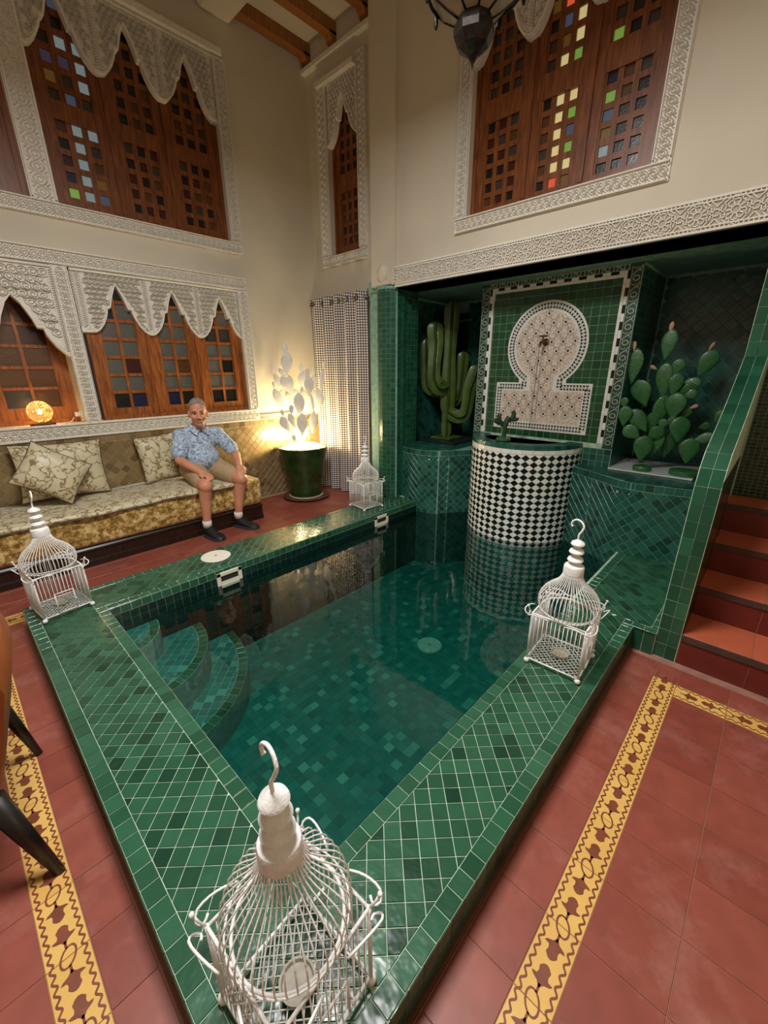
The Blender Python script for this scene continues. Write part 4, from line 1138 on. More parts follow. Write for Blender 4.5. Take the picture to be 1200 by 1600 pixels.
# ------------------------------------------------------------------ fabrics
def velvet():
    m, nt, b = nodes_of('gold_velvet')
    tc = N(nt, 'ShaderNodeTexCoord'); a = N(nt, 'ShaderNodeTexNoise'); a.inputs['Scale'].default_value = 22; a.inputs['Detail'].default_value = 8; a.inputs['Roughness'].default_value = .75
    rp = N(nt, 'ShaderNodeValToRGB'); e_ = rp.color_ramp.elements
    e_[0].position = .41; e_[0].color = lin((118, 86, 34)); e_[1].position = .60; e_[1].color = lin((226, 204, 146))
    k = e_.new(.5); k.color = lin((176, 140, 70))
    nt.links.new(tc.outputs['Object'], a.inputs['Vector']); nt.links.new(a.outputs['Fac'], rp.inputs['Fac']); nt.links.new(rp.outputs['Color'], b.inputs['Base Color'])
    b.inputs['Roughness'].default_value = .5; b.inputs['Sheen Weight'].default_value = .5; b.inputs['Sheen Roughness'].default_value = .4
    return m
VELVET = velvet()
def brocade(name, ground, flower, scale=9.0, thr=.055):
    m, nt, b = nodes_of(name)
    tc = N(nt, 'ShaderNodeTexCoord')
    no = N(nt, 'ShaderNodeTexNoise'); no.inputs['Scale'].default_value = scale*1.4; no.inputs['Detail'].default_value = 3
    mixv = N(nt, 'ShaderNodeMix', data_type='RGBA', blend_type='LINEAR_LIGHT'); mixv.inputs['Factor'].default_value = .10
    vo = N(nt, 'ShaderNodeTexVoronoi', feature='DISTANCE_TO_EDGE'); vo.inputs['Scale'].default_value = scale
    n2 = N(nt, 'ShaderNodeTexNoise'); n2.inputs['Scale'].default_value = scale*3.2; n2.inputs['Detail'].default_value = 4
    nt.links.new(tc.outputs['Object'], no.inputs['Vector']); nt.links.new(tc.outputs['Object'], mixv.inputs[6]); nt.links.new(no.outputs['Color'], mixv.inputs[7])
    nt.links.new(mixv.outputs[2], vo.inputs['Vector']); nt.links.new(tc.outputs['Object'], n2.inputs['Vector'])
    ad = N(nt, 'ShaderNodeMath', operation='MULTIPLY_ADD'); ad.inputs[1].default_value = .12; nt.links.new(n2.outputs['Fac'], ad.inputs[0]); nt.links.new(vo.outputs['Distance'], ad.inputs[2])
    rp = N(nt, 'ShaderNodeValToRGB'); e_ = rp.color_ramp.elements
    e_[0].position = thr+.05; e_[0].color = lin(ground); e_[1].position = thr+.085; e_[1].color = lin(flower)
    nt.links.new(ad.outputs[0], rp.inputs['Fac']); nt.links.new(rp.outputs['Color'], b.inputs['Base Color'])
    b.inputs['Roughness'].default_value = .42; b.inputs['Sheen Weight'].default_value = .3
    return m
BROC = brocade('cream_brocade', (138, 116, 72), (206, 196, 164), 10, .05)
PIPING = mat('brown_piping', (86, 66, 40), .6)

# ------------------------------------------------------------------ sofa
SFX0, SFX1, SFY = -1.2, 2.115, 3.765
so = thing('banquette_sofa', 'long gold velvet banquette on a dark wooden plinth', 'sofa', (.5, 4.08, 0))
def loc(o, v): return tuple(a-b for a, b in zip(v, o.location))
pl = MB()
pf = [(3.765,0),(3.765,.05),(3.778,.058),(3.778,.125),(3.770,.132),(3.765,.150),(3.775,.165),(4.40,.165),(4.40,0)]
pl.prism([(y-4.08, z) for y, z in pf], lambda u, v, w: (w, u, v), SFX0-.5, SFX1-.5)
pl.build('plinth', DARKWOOD, so)
def cushion_box(mb, a, b_, r, nx=24, ny=10):
    """soft rounded block"""
    x0, y0, z0_ = a; x1, y1, z1_ = b_
    rings = []
    K = 8
    for k in range(-K, K+1):
        t = k/K; s_ = math.copysign(1-abs(1-abs(t))**2.2, t) if False else t
        ins = r*(1-math.sqrt(max(0, 1-abs(t)**6)))
        z = (z0_+z1_)/2+(z1_-z0_)/2*t
        ring = []
        n = 10
        xa, xb, ya, yb = x0+ins, x1-ins, y0+ins, y1-ins
        rc = max(.01, r-ins*.5)
        for cx, cy, a0 in ((xb-rc, yb-rc, 0), (xa+rc, yb-rc, 90), (xa+rc, ya+rc, 180), (xb-rc, ya+rc, 270)):
            for q in range(5):
                an = math.radians(a0+q*22.5); ring.append((cx+rc*math.cos(an), cy+rc*math.sin(an), z))
        rings.append(ring)
    mb.loft(rings)
    return mb
mt = cushion_box(MB(), (SFX0-.5, 3.745-4.08, .166), (SFX1+.005-.5, 4.40-4.08, .452), .05)
autosmooth(mt.build('mattress', VELVET, so), 60)
# throw over the seat
th = MB(); rows = []
nx = 60
for j in range(9):
    row = []
    for i in range(nx+1):
        x = SFX0+.05+(1.93-SFX0-.05)*i/nx
        wob = .010*math.sin(x*7+j)+.006*math.sin(x*17+j*2)
        y = [3.722, 3.728, 3.76, 3.85, 3.95, 4.05, 4.15, 4.25, 4.385][j]
        z = [.425, .448, .461, .463, .462, .462, .462, .462, .463][j] + (.004*math.sin(x*11+j*1.7) if j > 1 else 0)
        row.append((x, y+(wob if j < 2 else 0), z))
    rows.append(row)
th.loft(rows, cap=False, closed=False)
tho = th.build('seat_throw', BROC, None, True)
sm = tho.modifiers.new('thickness', 'SOLIDIFY'); sm.thickness = .008; sm.offset = -1
tag(tho, 'cream brocade throw spread over the sofa seat', 'throw')
pe = MB().tube([(p[0], p[1]-.002, p[2]-.002) for p in rows[0]], .004, 6)
pe.build('hem', PIPING, tho)

def cushion(label, c, w_, h_, t_, roll, lean, yaw=0.0, name='cushion'):
    root = thing(name, label, 'cushion', c, yaw)
    n = 18; V = MB(); rings = []
    front, back = [], []
    def pt(u, v, sg):
        uu = math.copysign(abs(u), u); e1 = (1-abs(u)**3.0)*(1-abs(v)**3.0)
        k = 1-.07*(1-abs(v)**2)*abs(u)**3; k2 = 1-.07*(1-abs(u)**2)*abs(v)**3
        x = w_/2*u*k; z = h_/2*v*k2; y = sg*t_/2*(max(e1, 0)**.55)
        y += .004*math.sin(u*5+v*9)*e1
        p = Matrix.Rotation(lean, 3, 'X') @ (Matrix.Rotation(roll, 3, 'Y') @ Vector((x, y, z)))
        return p
    for sg in (-1, 1):
        o = len(V.v)
        for i in range(n+1):
            for j in range(n+1):
                V.v.append(tuple(pt(-1+2*i/n, -1+2*j/n, sg)))
        for i in range(n):
            for j in range(n):
                q = (o+i*(n+1)+j, o+(i+1)*(n+1)+j, o+(i+1)*(n+1)+j+1, o+i*(n+1)+j+1)
                V.f.append(q if sg < 0 else q[::-1])
    V.build('cover', BROC, root, True)
    rim = [pt(-1+2*i/n, -1, 1) for i in range(n)]+[pt(1, -1+2*i/n, 1) for i in range(n)]+[pt(1-2*i/n, 1, 1) for i in range(n)]+[pt(-1, 1-2*i/n, 1) for i in range(n+1)]
    MB().tube(rim, .0045, 6, cap=False).build('piping', PIPING, root, True)
    return root
cushion('wide cream brocade cushion leaning on the wall behind another cushion', (.60, 4.275, .712), .62, .46, .15, .03, -.18)
cushion('cream brocade cushion tilted on one corner in front of the wide one', (.505, 4.105, .728), .42, .36, .16, .62, -.28)
cushion('upright cream brocade cushion tucked behind the seated man', (1.37, 4.295, .695), .36, .44, .14, -.05, -.18)

# ------------------------------------------------------------------ curtain
def check_mat():
    m, nt, b = nodes_of('houndstooth_cotton')
    uv = N(nt, 'ShaderNodeUVMap'); sp = N(nt, 'ShaderNodeSeparateXYZ'); nt.links.new(uv.outputs[0], sp.inputs[0])
    def stripe(sock):
        f = N(nt, 'ShaderNodeMath', operation='FRACT'); nt.links.new(sock, f.inputs[0])
        g = N(nt, 'ShaderNodeMath', operation='GREATER_THAN'); g.inputs[1].default_value = .5; nt.links.new(f.outputs[0], g.inputs[0]); return g.outputs[0]
    a, c = stripe(sp.outputs[0]), stripe(sp.outputs[1])
    s_ = N(nt, 'ShaderNodeMath', operation='ADD'); nt.links.new(a, s_.inputs[0]); nt.links.new(c, s_.inputs[1])
    h_ = N(nt, 'ShaderNodeMath', operation='MULTIPLY'); h_.inputs[1].default_value = .5; nt.links.new(s_.outputs[0], h_.inputs[0])
    rp = N(nt, 'ShaderNodeValToRGB'); rp.color_ramp.interpolation = 'CONSTANT'; e_ = rp.color_ramp.elements
    e_[0].color = lin((34, 30, 36)); e_[1].position = .25; e_[1].color = lin((160, 150, 146)); k = e_.new(.75); k.color = lin((238, 230, 220))
    nt.links.new(h_.outputs[0], rp.inputs['Fac']); nt.links.new(rp.outputs['Color'], b.inputs['Base Color'])
    b.inputs['Roughness'].default_value = .85
    return m
cu = thing('curtain', 'checked black and cream curtain hanging beside the green column', 'curtain', (3.40, 3.93, 0))
ny, nz = 160, 24
vs, fs, uvs = [], [], []
def cx(y, z):
    t = (4.415-y)/1.035
    amp = .044+.010*(1-z/2.25)
    return 3.385 + amp*math.sin(t*2*PI*5.6+.6*math.sin(z*1.1)) + .008*math.sin(t*31)
arc = [0]
for i in range(ny):
    ya, yb = 4.415-1.035*i/ny, 4.415-1.035*(i+1)/ny
    arc.append(arc[-1]+math.hypot(yb-ya, cx(yb, 2)-cx(ya, 2)))
for j in range(nz+1):
    z = .012+2.275*j/nz
    for i in range(ny+1):
        y = 4.415-1.035*i/ny
        vs.append((cx(y, z)-3.40, y-3.93, z+(.012*math.sin(i*.25) if j == nz else 0)*.5)); uvs.append((arc[i]/.027, z/.027))
for j in range(nz):
    for i in range(ny):
        a = j*(ny+1)+i; fs.append((a, a+1, a+ny+2, a+ny+1))
k = MB(); k.v, k.f = vs, fs
co = k.build('cloth', check_mat(), cu, True)
ul = co.data.uv_layers.new(name='UVMap')
for lp in co.data.loops: ul.data[lp.index].uv = uvs[lp.vertex_index]
GROM = mat('dark_grommet', (36, 30, 28), .35, metal=.6)
MB().tube([(0, -.56, 2.222), (0, .49, 2.222)], .012, 10).build('rod', mat('grey_rod', (130,118,104), .4, metal=.5), cu, True)
for q in range(12):
    y = 4.415-1.035*(q+.5)/12.6
    cpt = Vector((cx(y, 2.222)-3.40, y-3.93, 2.222))
    MB().tube([cpt+Vector((.004*math.sin(t), .022*math.cos(2*PI*t/14), .022*math.sin(2*PI*t/14))) for t in range(15)], .005, 6, cap=False).build('grommet', GROM, cu, True)

# ------------------------------------------------------------------ potted white cactus lamp
POTG = mat('green_glazed_pot', (30, 52, 20), .18, col2=(44, 70, 30), scale=9, coat=.3)
PC = (2.895, 4.063)
po = thing('flower_pot', 'dark green glazed pot on a saucer by the curtain', 'pot', (PC[0], PC[1], .003))
autosmooth(MB().lathe([(.17,.0),(.26,.006),(.285,.03),(.275,.034),(.25,.022),(.001,.022)], seg=40).build('saucer', mat('brown_saucer', (92,58,46), .5), po), 30)
autosmooth(MB().lathe([(.17,.024),(.19,.03),(.198,.05),(.215,.2),(.225,.26),(.232,.27),(.25,.42),(.282,.60),(.290,.622),(.280,.628),(.27,.60),(.001,.59)], seg=40).build('body', POTG, po), 30)
autosmooth(MB().lathe([(.188,.02),(.206,.026),(.207,.04),(.195,.045)], seg=36).build('foot_ring', mat('pot_foot', (176,164,142), .6), po), 30)
gv = MB(); rg_ = random.Random(11)
for k in range(700):
    a, r = rg_.uniform(0, 2*PI), .27*math.sqrt(rg_.random())
    s_ = rg_.uniform(.006, .012)
    gv.ell((r*math.cos(a), r*math.sin(a), .598+.028*(1-r/.27)+rg_.uniform(0,.01)), (s_, s_*.8, s_*.7), 6, 4)
gv.build('gravel', mat('white_gravel', (226,216,206), .7, vary=.15, scale=60), po)['kind'] = 'stuff'
WHITE_C = mat('white_painted_metal', (232, 228, 218), .45, vary=.04, scale=20, bump=.2, bscale=40)
view = Vector((-PC[0], -PC[1], 0)).normalized()          # direction from the pot to the middle of the room
rightv = Vector((-view.y, view.x, 0))
def pad_mesh(mb, c, w_, h_, th_, tilt, yaw, right, toward, ridges=0):
    """teardrop pad: c = foot point, grows along its tilted axis"""
    up = Vector((0,0,1)); ax = (up*math.cos(tilt)+right*math.sin(tilt))
    sd = (right*math.cos(tilt)-up*math.sin(tilt)); nrm = toward
    sd, nrm = sd*math.cos(yaw)+nrm*math.sin(yaw), nrm*math.cos(yaw)-sd*math.sin(yaw)
    rings = []
    for i in range(11):
        t = i/10; r = math.sin(PI*t**1.28)**.66 * (.45+.55*t**.5) if 0 < t < 1 else .06
        r = max(r, .08) if t < .5 else max(r, .02)
        p = c+ax*h_*t
        rings.append([p+sd*(w_/2*1.34*r*math.cos(2*PI*j/14))+nrm*(th_/2*max(r, .1)*math.sin(2*PI*j/14)) for j in range(14)])
    mb.loft(rings)
    return c+ax*h_
wc = thing('cactus_lamp', 'white metal prickly pear sculpture lit from below in the green pot', 'sculpture', (PC[0], PC[1], .62))
def zpad(lst, root, right, toward, matl, name):
    """lst: (across, height of the middle, length, width, tilt, nearness) in metres"""
    for (x, z, h_, w2, tl, dp) in lst:
        tl_ = math.radians(tl); h_ *= 1.16
        foot = right*(x-math.sin(tl_)*h_/2)+toward*dp+Vector((0,0,z-math.cos(tl_)*h_/2))
        mb = MB(); pad_mesh(mb, foot, w2, h_, max(.012, w2*.22), tl_, R(-.22,.22), right, toward)
        mb.build(name, matl, root, True)
PADS = [(-0.124, 1.092, 0.098, 0.056, -4, -0.02), (-0.116, 0.931, 0.227, 0.108, 4, -0.02), (-0.119, 0.714, 0.219, 0.125, -22, -0.03), (-0.18, 0.846, 0.09, 0.047, -30, -0.01), (-0.267, 0.881, 0.095, 0.045, -22, -0.08), (-0.217, 0.733, 0.194, 0.071, -28, -0.08), (-0.276, 0.706, 0.082, 0.03, -15, -0.04), (-0.235, 0.55, 0.228, 0.086, -22, -0.05), (-0.168, 0.569, 0.173, 0.133, -12, -0.12), (-0.068, 0.544, 0.217, 0.172, 0, -0.1), (-0.012, 0.487, 0.247, 0.106, 2, 0.09), (-0.101, 0.45, 0.095, 0.049, 2, 0.12), (-0.098, 0.321, 0.17, 0.068, -22, 0.12), (0.007, 0.278, 0.222, 0.109, 4, 0.13), (-0.18, 0.286, 0.165, 0.1, -25, 0.1), (-0.201, 0.409, 0.08, 0.039, -8, 0.09), (0.041, 0.882, 0.094, 0.044, 6, -0.08), (0.047, 0.749, 0.191, 0.092, 3, -0.08), (0.105, 0.834, 0.103, 0.049, 5, 0.02), (0.111, 0.684, 0.21, 0.097, 6, 0.02), (0.178, 0.858, 0.094, 0.028, 3, -0.05), (0.17, 0.72, 0.182, 0.05, 6, -0.05), (0.29, 0.907, 0.105, 0.026, 14, -0.03), (0.261, 0.749, 0.233, 0.052, 10, -0.03), (0.203, 0.523, 0.25, 0.127, 8, -0.04), (0.028, 0.641, 0.096, 0.035, 10, 0.03), (0.062, 0.522, 0.218, 0.112, 0, -0.09), (0.139, 0.498, 0.214, 0.04, -6, 0.02), (0.136, 0.289, 0.222, 0.086, 8, 0.03), (0.082, 0.166, 0.117, 0.046, 5, 0.05), (-0.095, 0.132, 0.073, 0.042, 0, 0.16), (-0.027, 0.132, 0.148, 0.087, -6, 0.04), (0.021, 0.163, 0.182, 0.061, 10, 0.02), (-0.056, 0.153, 0.158, 0.072, -18, 0.0)]
zpad(PADS, wc, rightv, view, WHITE_C, 'pad')
# bulbs in the gravel
BULB = mat('warm_bulb', (255,230,170), .4, emit=(255,214,140), estr=60)
for k, (a, d) in enumerate(((-.10, .03), (.075, .02), (.0, -.14))):
    p = rightv*a+view*d+Vector((0,0,.045))
    bl_ = MB().ell(p, (.014,.014,.018), 12, 8).build('bulb', BULB, wc, True)
    li = bpy.data.lights.new('cactus_bulb_light', 'POINT'); li.energy = (13, 13, 20)[k]; li.color = (1, .78, .42); li.shadow_soft_size = .03
    lo = bpy.data.objects.new('cactus_bulb_light', li); COL.objects.link(lo); lo.parent = wc; lo.location = p+Vector((0,0,.045))

# ------------------------------------------------------------------ alcove cacti
BLKSTONE = mat('black_slate', (34, 36, 40), .3, vary=.15, scale=20)
sl = MB().bbox((3.77, 2.52, .704), (4.30, 3.06, .728), .004)
tag(sl.build('slate_slab', BLKSTONE), 'black slate slab under the tall arm cactus', 'slab')
SAG = mat('olive_painted_steel', (60, 82, 32), .35, col2=(80, 104, 46), scale=7, coat=.2)
sg_ = thing('arm_cactus', 'olive green steel saguaro sculpture with four raised arms in the alcove', 'sculpture', (4.03, 2.80, .729))
rt = Vector((.687, -.727, 0)).normalized(); tw = Vector((-.727, -.687, 0))
def ribbed(mb, path, rs, rot=0.0, pts_=4, depth=.30, flat=.85):
    path = [Vector(p) for p in path]; n = len(path); rings = []
    a = None
    for i, p in enumerate(path):
        t = (path[min(i+1, n-1)]-path[max(i-1, 0)]).normalized()
        a0 = tw if abs(t.dot(tw)) < .9 else rt
        a_ = (a0-t*a0.dot(t)).normalized(); b_ = t.cross(a_)
        ring = []
        for j in range(pts_*4):
            an = 2*PI*j/(pts_*4)+rot
            k_ = j % 4
            r = rs[i]*{0:1.0, 1:depth+.22, 2:depth, 3:depth+.22}[k_]
            ring.append(p+(a_*math.cos(an)*flat+b_*math.sin(an))*r)
        rings.append(ring)
    mb.loft(rings)
def L2(x, z, d=0.0): return rt*x+tw*d+Vector((0,0,z))
ZS, ZV = .00127, .00120
def Z(zx, zy, d=0.0): return L2((zx-525)*ZS, (1385-zy)*ZV, d)
def arm(name, P, r, ends=(.55, .75), bulge=0.0):
    path = smooth_path([Z(*p) for p in P]); n = len(path)
    rs = []
    for i in range(n):
        t = i/(n-1); k_ = 1.0
        if t < .08: k_ = ends[0]+(1-ends[0])*t/.08
        if t > .86: k_ = math.sqrt(max(.02, 1-((t-.86)/.14)**2))
        k_ *= 1+bulge*math.sin(t*PI*3)
        rs.append(r*k_)
    mb = MB(); ribbed(mb, path, rs)
    o = mb.build(name, SAG, sg_); return autosmooth(o, 25)
MB().bbox(tuple(Vector((-.13,-.13,0))), (.13,.13,.022), .004).build('base', SAG, sg_)
arm('stem', [(525,1370,0),(525,1200,0),(525,1000,0),(525,850,0)], .058)
arm('trunk', [(528,1180,.0),(525,900,.01),(525,700,.01),(527,500,.01),(530,300,.01),(532,180,.01)], .075, bulge=.12)
arm('arm', [(520,900,.02),(440,910,.08),(390,840,.10),(385,720,.10),(395,560,.09),(385,430,.09),(385,350,.09)], .078, bulge=.10)
arm('arm', [(530,1130,.02),(600,1170,.09),(665,1150,.11),(690,1040,.11),(700,920,.11),(735,800,.11),(755,715,.11)], .072, bulge=.08)
arm('arm', [(530,1060,-.02),(610,1030,-.12),(650,930,-.15),(660,800,-.16),(665,690,-.16),(668,590,-.16)], .066, bulge=.08)
arm('arm', [(520,960,-.03),(420,950,-.12),(345,900,-.14),(335,700,-.15),(325,480,-.15)], .062, bulge=.08)

# right hand cactus of round pads
sl = MB().bbox((3.70, .36, .704), (4.25, .94, .716), .003)
tag(sl.build('marble_slab', mat('white_marble', (206,210,208), .25, vary=.08, scale=10)), 'white marble slab under the round-pad cactus', 'slab')
NOP = mat('green_enamel', (44, 96, 50), .3, col2=(58, 112, 62), scale=40, bump=.3, bscale=130, coat=.2)
BUD = mat('pink_bud', (196, 148, 112), .5)
nc = thing('pad_cactus', 'green metal prickly pear sculpture with round pads in the alcove', 'sculpture', (3.90, .62, .717))
NP = [(-0.103, 0.944, 0.193, 0.093, 4.0, 0.0), (-0.083, 0.685, 0.237, 0.105, -4.0, 0.0), (-0.015, 0.788, 0.102, 0.077, 14.0, 0.03), (-0.007, 0.66, 0.148, 0.086, 4.0, 0.03), (-0.296, 0.793, 0.231, 0.097, 0.0, 0.05), (-0.214, 0.592, 0.191, 0.125, -24.0, 0.03), (-0.317, 0.521, 0.073, 0.05, 0.0, 0.1), (-0.295, 0.417, 0.143, 0.088, 0.0, 0.1), (-0.194, 0.385, 0.185, 0.105, -38.0, 0.07), (-0.226, 0.294, 0.129, 0.098, -55.0, 0.1), (-0.07, 0.457, 0.223, 0.096, 8.0, 0.02), (0.02, 0.504, 0.177, 0.124, 0.0, 0.05), (0.072, 0.618, 0.12, 0.084, 60.0, 0.0), (0.099, 0.591, 0.078, 0.065, 65.0, 0.03), (0.098, 0.456, 0.093, 0.067, 20.0, 0.0), (-0.034, 0.37, 0.073, 0.054, 10.0, 0.09), (0.001, 0.378, 0.134, 0.039, 35.0, 0.05), (0.081, 0.336, 0.173, 0.12, -4.0, 0.08), (-0.068, 0.294, 0.118, 0.091, 40.0, 0.09), (-0.047, 0.207, 0.179, 0.074, 14.0, 0.06), (-0.13, 0.175, 0.182, 0.117, 0.0, 0.12), (0.166, 0.188, 0.171, 0.116, 0.0, 0.13), (0.159, 0.809, 0.187, 0.109, 20.0, -0.16), (0.073, 0.642, 0.167, 0.095, 52.0, -0.06), (0.236, 0.266, 0.144, 0.069, 60.0, 0.0), (0.234, 0.359, 0.066, 0.055, 70.0, -0.02), (0.312, 0.434, 0.091, 0.072, 30.0, -0.05), (-0.105, 0.342, 0.178, 0.084, -10.0, -0.02), (0.04, 0.21, 0.196, 0.085, 10.0, -0.03)]
NPB = [(-0.109, 1.066, 0.067, 0.027, 6.0, 0.0), (-0.321, 0.937, 0.067, 0.024, -4.0, 0.05), (-0.169, 0.782, 0.05, 0.023, -60.0, 0.0), (0.138, 0.504, 0.05, 0.024, 60.0, 0.03), (0.164, 0.927, 0.067, 0.019, 24.0, -0.16)]
rt2, tw2 = Vector((.157, -.9876, 0)), Vector((-.9876, -.157, 0))
zpad(NP, nc, rt2, tw2, NOP, 'pad')
zpad(NPB, nc, rt2, tw2, BUD, 'bud')
for (x, d, r) in ((-.11, .10, .065), (.17, .10, .10)):
    p = rt2*x+tw2*d
    autosmooth(MB().lathe([(r,0),(r,.03),(r*.95,.036),(.001,.036)], (p.x, p.y, 0), 28).build('foot', NOP, nc), 30)

# small cactus figure on the fountain rim
fc = thing('cactus_figurine', 'small dark green cactus figurine on the fountain rim', 'figurine', (3.40, 1.745, FZ+.019))
fc.scale = (1.22, 1.22, 1.22)
DG = mat('dark_green_bronze', (34, 62, 40), .4, vary=.2, scale=40)
autosmooth(MB().lathe([(.035,0),(.055,.006),(.05,.02),(.02,.03),(.001,.032)], seg=20).build('base', mat('green_glass_foot', (44,90,50), .15), fc), 30)
ff = lambda x, z, d=0: rt*x+tw*d+Vector((0,0,z))
autosmooth(MB().tube(smooth_path([ff(0,.02),ff(.0,.07),ff(.005,.12),ff(.03,.17)], 12), .02, 8, rs=None).build('trunk', DG, fc), 60)
for P_ in ([ff(.0,.10),ff(-.03,.13),ff(-.045,.17),ff(-.035,.195)], [ff(.02,.14),ff(.05,.16),ff(.06,.19),ff(.05,.21)], [ff(-.03,.13),ff(-.06,.14),ff(-.07,.16)], [ff(.045,.15),ff(.08,.155),ff(.085,.165)]):
    q = smooth_path(P_, 10); autosmooth(MB().tube(q, .015, 8, rs=[.012+.005*math.sin(PI*i/(len(q)-1)*.9) for i in range(len(q))]).build('arm', DG, fc), 60)

# ------------------------------------------------------------------ table lamp on the window sill
lp = thing('table_lamp', 'glowing openwork globe lamp on the small window sill', 'lamp', (.585, 4.515, 1.062))
MB().bbox((-.085,-.045,0),(.085,.045,.018), .004).build('base', DARKWOOD, lp)
GLOW = mat('amber_wire', (214, 186, 130), .5)
wires = MB(); rl_ = random.Random(5)
for k in range(46):
    axv = Vector((rl_.gauss(0,1), rl_.gauss(0,1), rl_.gauss(0,1))).normalized(); x = axv.orthogonal().normalized(); y = axv.cross(x)
    off = rl_.uniform(-.75, .75); rr = .088*math.sqrt(1-off*off)
    wires.tube([Vector((0,0,.112))+axv*.088*off+(x*math.cos(2*PI*t/14)+y*math.sin(2*PI*t/14))*rr for t in range(15)],   .0016, 4, cap=False)
wires.build('globe', GLOW, lp)
MB().ell((0,0,.112), (.018,.018,.022), 14, 10).build('bulb', mat('lamp_bulb', (255,220,160), .4, emit=(255,200,110), estr=25), lp, True)
li = bpy.data.lights.new('table_lamp_light', 'POINT'); li.energy = 16; li.color = (1, .72, .36); li.shadow_soft_size = .02
lo = bpy.data.objects.new('table_lamp_light', li); COL.objects.link(lo); lo.parent = lp; lo.location = (0, 0, .112)
MB().tube(smooth_path([(.08,0,.01),(.13,-.01,.004),(.17,.02,.005),(.205,0,.02),(.222,-.01,.05)], 20), .003, 6).build('cord', IVORY, lp, True)
sk = thing('power_socket', 'white power plug on the reveal of the lamp window', 'socket', (.872, 4.50, 1.135))
MB().bbox((-.012,-.04,-.03),(0,.04,.03), .004).build('plate', IVORY, sk); MB().bbox((-.05,-.02,-.018),(-.012,.02,.018), .004).build('plug', IVORY, sk)

# ------------------------------------------------------------------ hanging lantern above the pool
LANT = mat('dark_lantern_metal', (44, 40, 34), .35, metal=.7, vary=.3, scale=30)
LGL = glass('milky_lantern_glass', (150, 138, 116))
la = thing('hanging_lantern', 'dark pierced metal lantern hanging above the pool', 'lantern', (1.60, 1.07, 2.505))
o8 = 8
MB().lathe([(.003,0),(.009,.025),(.028,.05),(.078,.085),(.104,.125),(.106,.155),(.084,.20),(.05,.21)], seg=o8).build('bowl', LANT, la)
SK = [(.082,.198),(.135,.225),(.19,.262),(.235,.31)]
mb = MB().lathe(SK, seg=o8, cap=False); mb.build('glass_skirt', LGL, la)
for k in range(o8):
    a = 2*PI*k/o8
    MB().tube([((r+.002)*math.cos(a), (r+.002)*math.sin(a), z) for r, z in SK], .0055, 6).build('rib', LANT, la, True)
    MB().ell((.245*math.cos(a), .245*math.sin(a), .285), (.012,.012,.035), 8, 6).build('drop', LANT, la)
MB().tube([(.238*math.cos(2*PI*k/32), .238*math.sin(2*PI*k/32), .31) for k in range(33)], .009, 6, cap=False).build('hoop', LANT, la)
MB().lathe([(.235,.31),(.22,.42),(.20,.50),(.22,.55),(.14,.68),(.06,.78),(.03,.9)], seg=o8).build('crown', LANT, la)
MB().tube([(0,0,.88),(0,0,(ZC-2.505)/.68)], .008, 6).build('chain', LANT, la)
la.scale = (.68, .68, .68)

# ------------------------------------------------------------------ chair at the picture edge
ORANGE = mat('rust_leather', (150, 74, 26), .4, vary=.12, scale=8)
BLACKW = mat('black_leg_wood', (24, 17, 14), .4)
chd = thing('dining_chair', 'rust leather chair with splayed black legs at the picture edge', 'chair', (-.42, 1.65, 0))
def leg(a, b_, ra, rb):
    a, b_ = [Vector(q)-Vector((-.42, 1.65, 0)) for q in (a, b_)]
    MB().tube([a, b_], ra, 10, rs=[ra, rb]).build('leg', BLACKW, chd, True)
leg((-.115,1.895,.34), (-.055,1.918,0), .026, .012)
leg((-.165,1.395,.34), (-.087,1.335,0), .032, .014)
leg((-.66,1.895,.34), (-.74,1.93,0), .026, .012)
leg((-.66,1.395,.34), (-.74,1.36,0), .026, .012)
autosmooth(cushion_box(MB(), (-.30,-.29,.30), (.235,.31,.44), .05).build('seat', ORANGE, chd), 60)
bk_ = MB(); rings = []
for i in range(13):
    t = i/12; y = -.27+.66*t
    x = .222+.035*math.sin(PI*t)+.03*t
    rings.append([(x-.02,y,.30),(x+.035,y,.30),(x+.10,y,.52),(x+.135,y,.66),(x+.12,y,.72),(x+.06,y,.70),(x+.0,y,.5)])
bk_.loft(rings); autosmooth(bk_.build('backrest', ORANGE, chd), 50)

# ------------------------------------------------------------------ unseen lamps added to light the room
for i, (p, wt_, colr, rad) in enumerate(ADDED_LAMPS):
    t = thing('added_pendant', ['unseen pendant added to light the chair side of the room', 'unseen warm pendant added to light the stair side of the room', 'unseen pendant added as light behind the viewer'][i], 'lamp', p, group='unseen pendants added as room light')
    autosmooth(MB().lathe([(.02,.10),(.05,.11),(.05,.16),(.015,.18),(.012,ZC-p[2])], seg=16).build('stem', LANT, t), 40)
    li = bpy.data.lights.new('added_pendant_light', 'POINT'); li.energy = wt_; li.color = colr; li.shadow_soft_size = rad
    lo = bpy.data.objects.new('added_pendant_light', li); COL.objects.link(lo); lo.parent = t

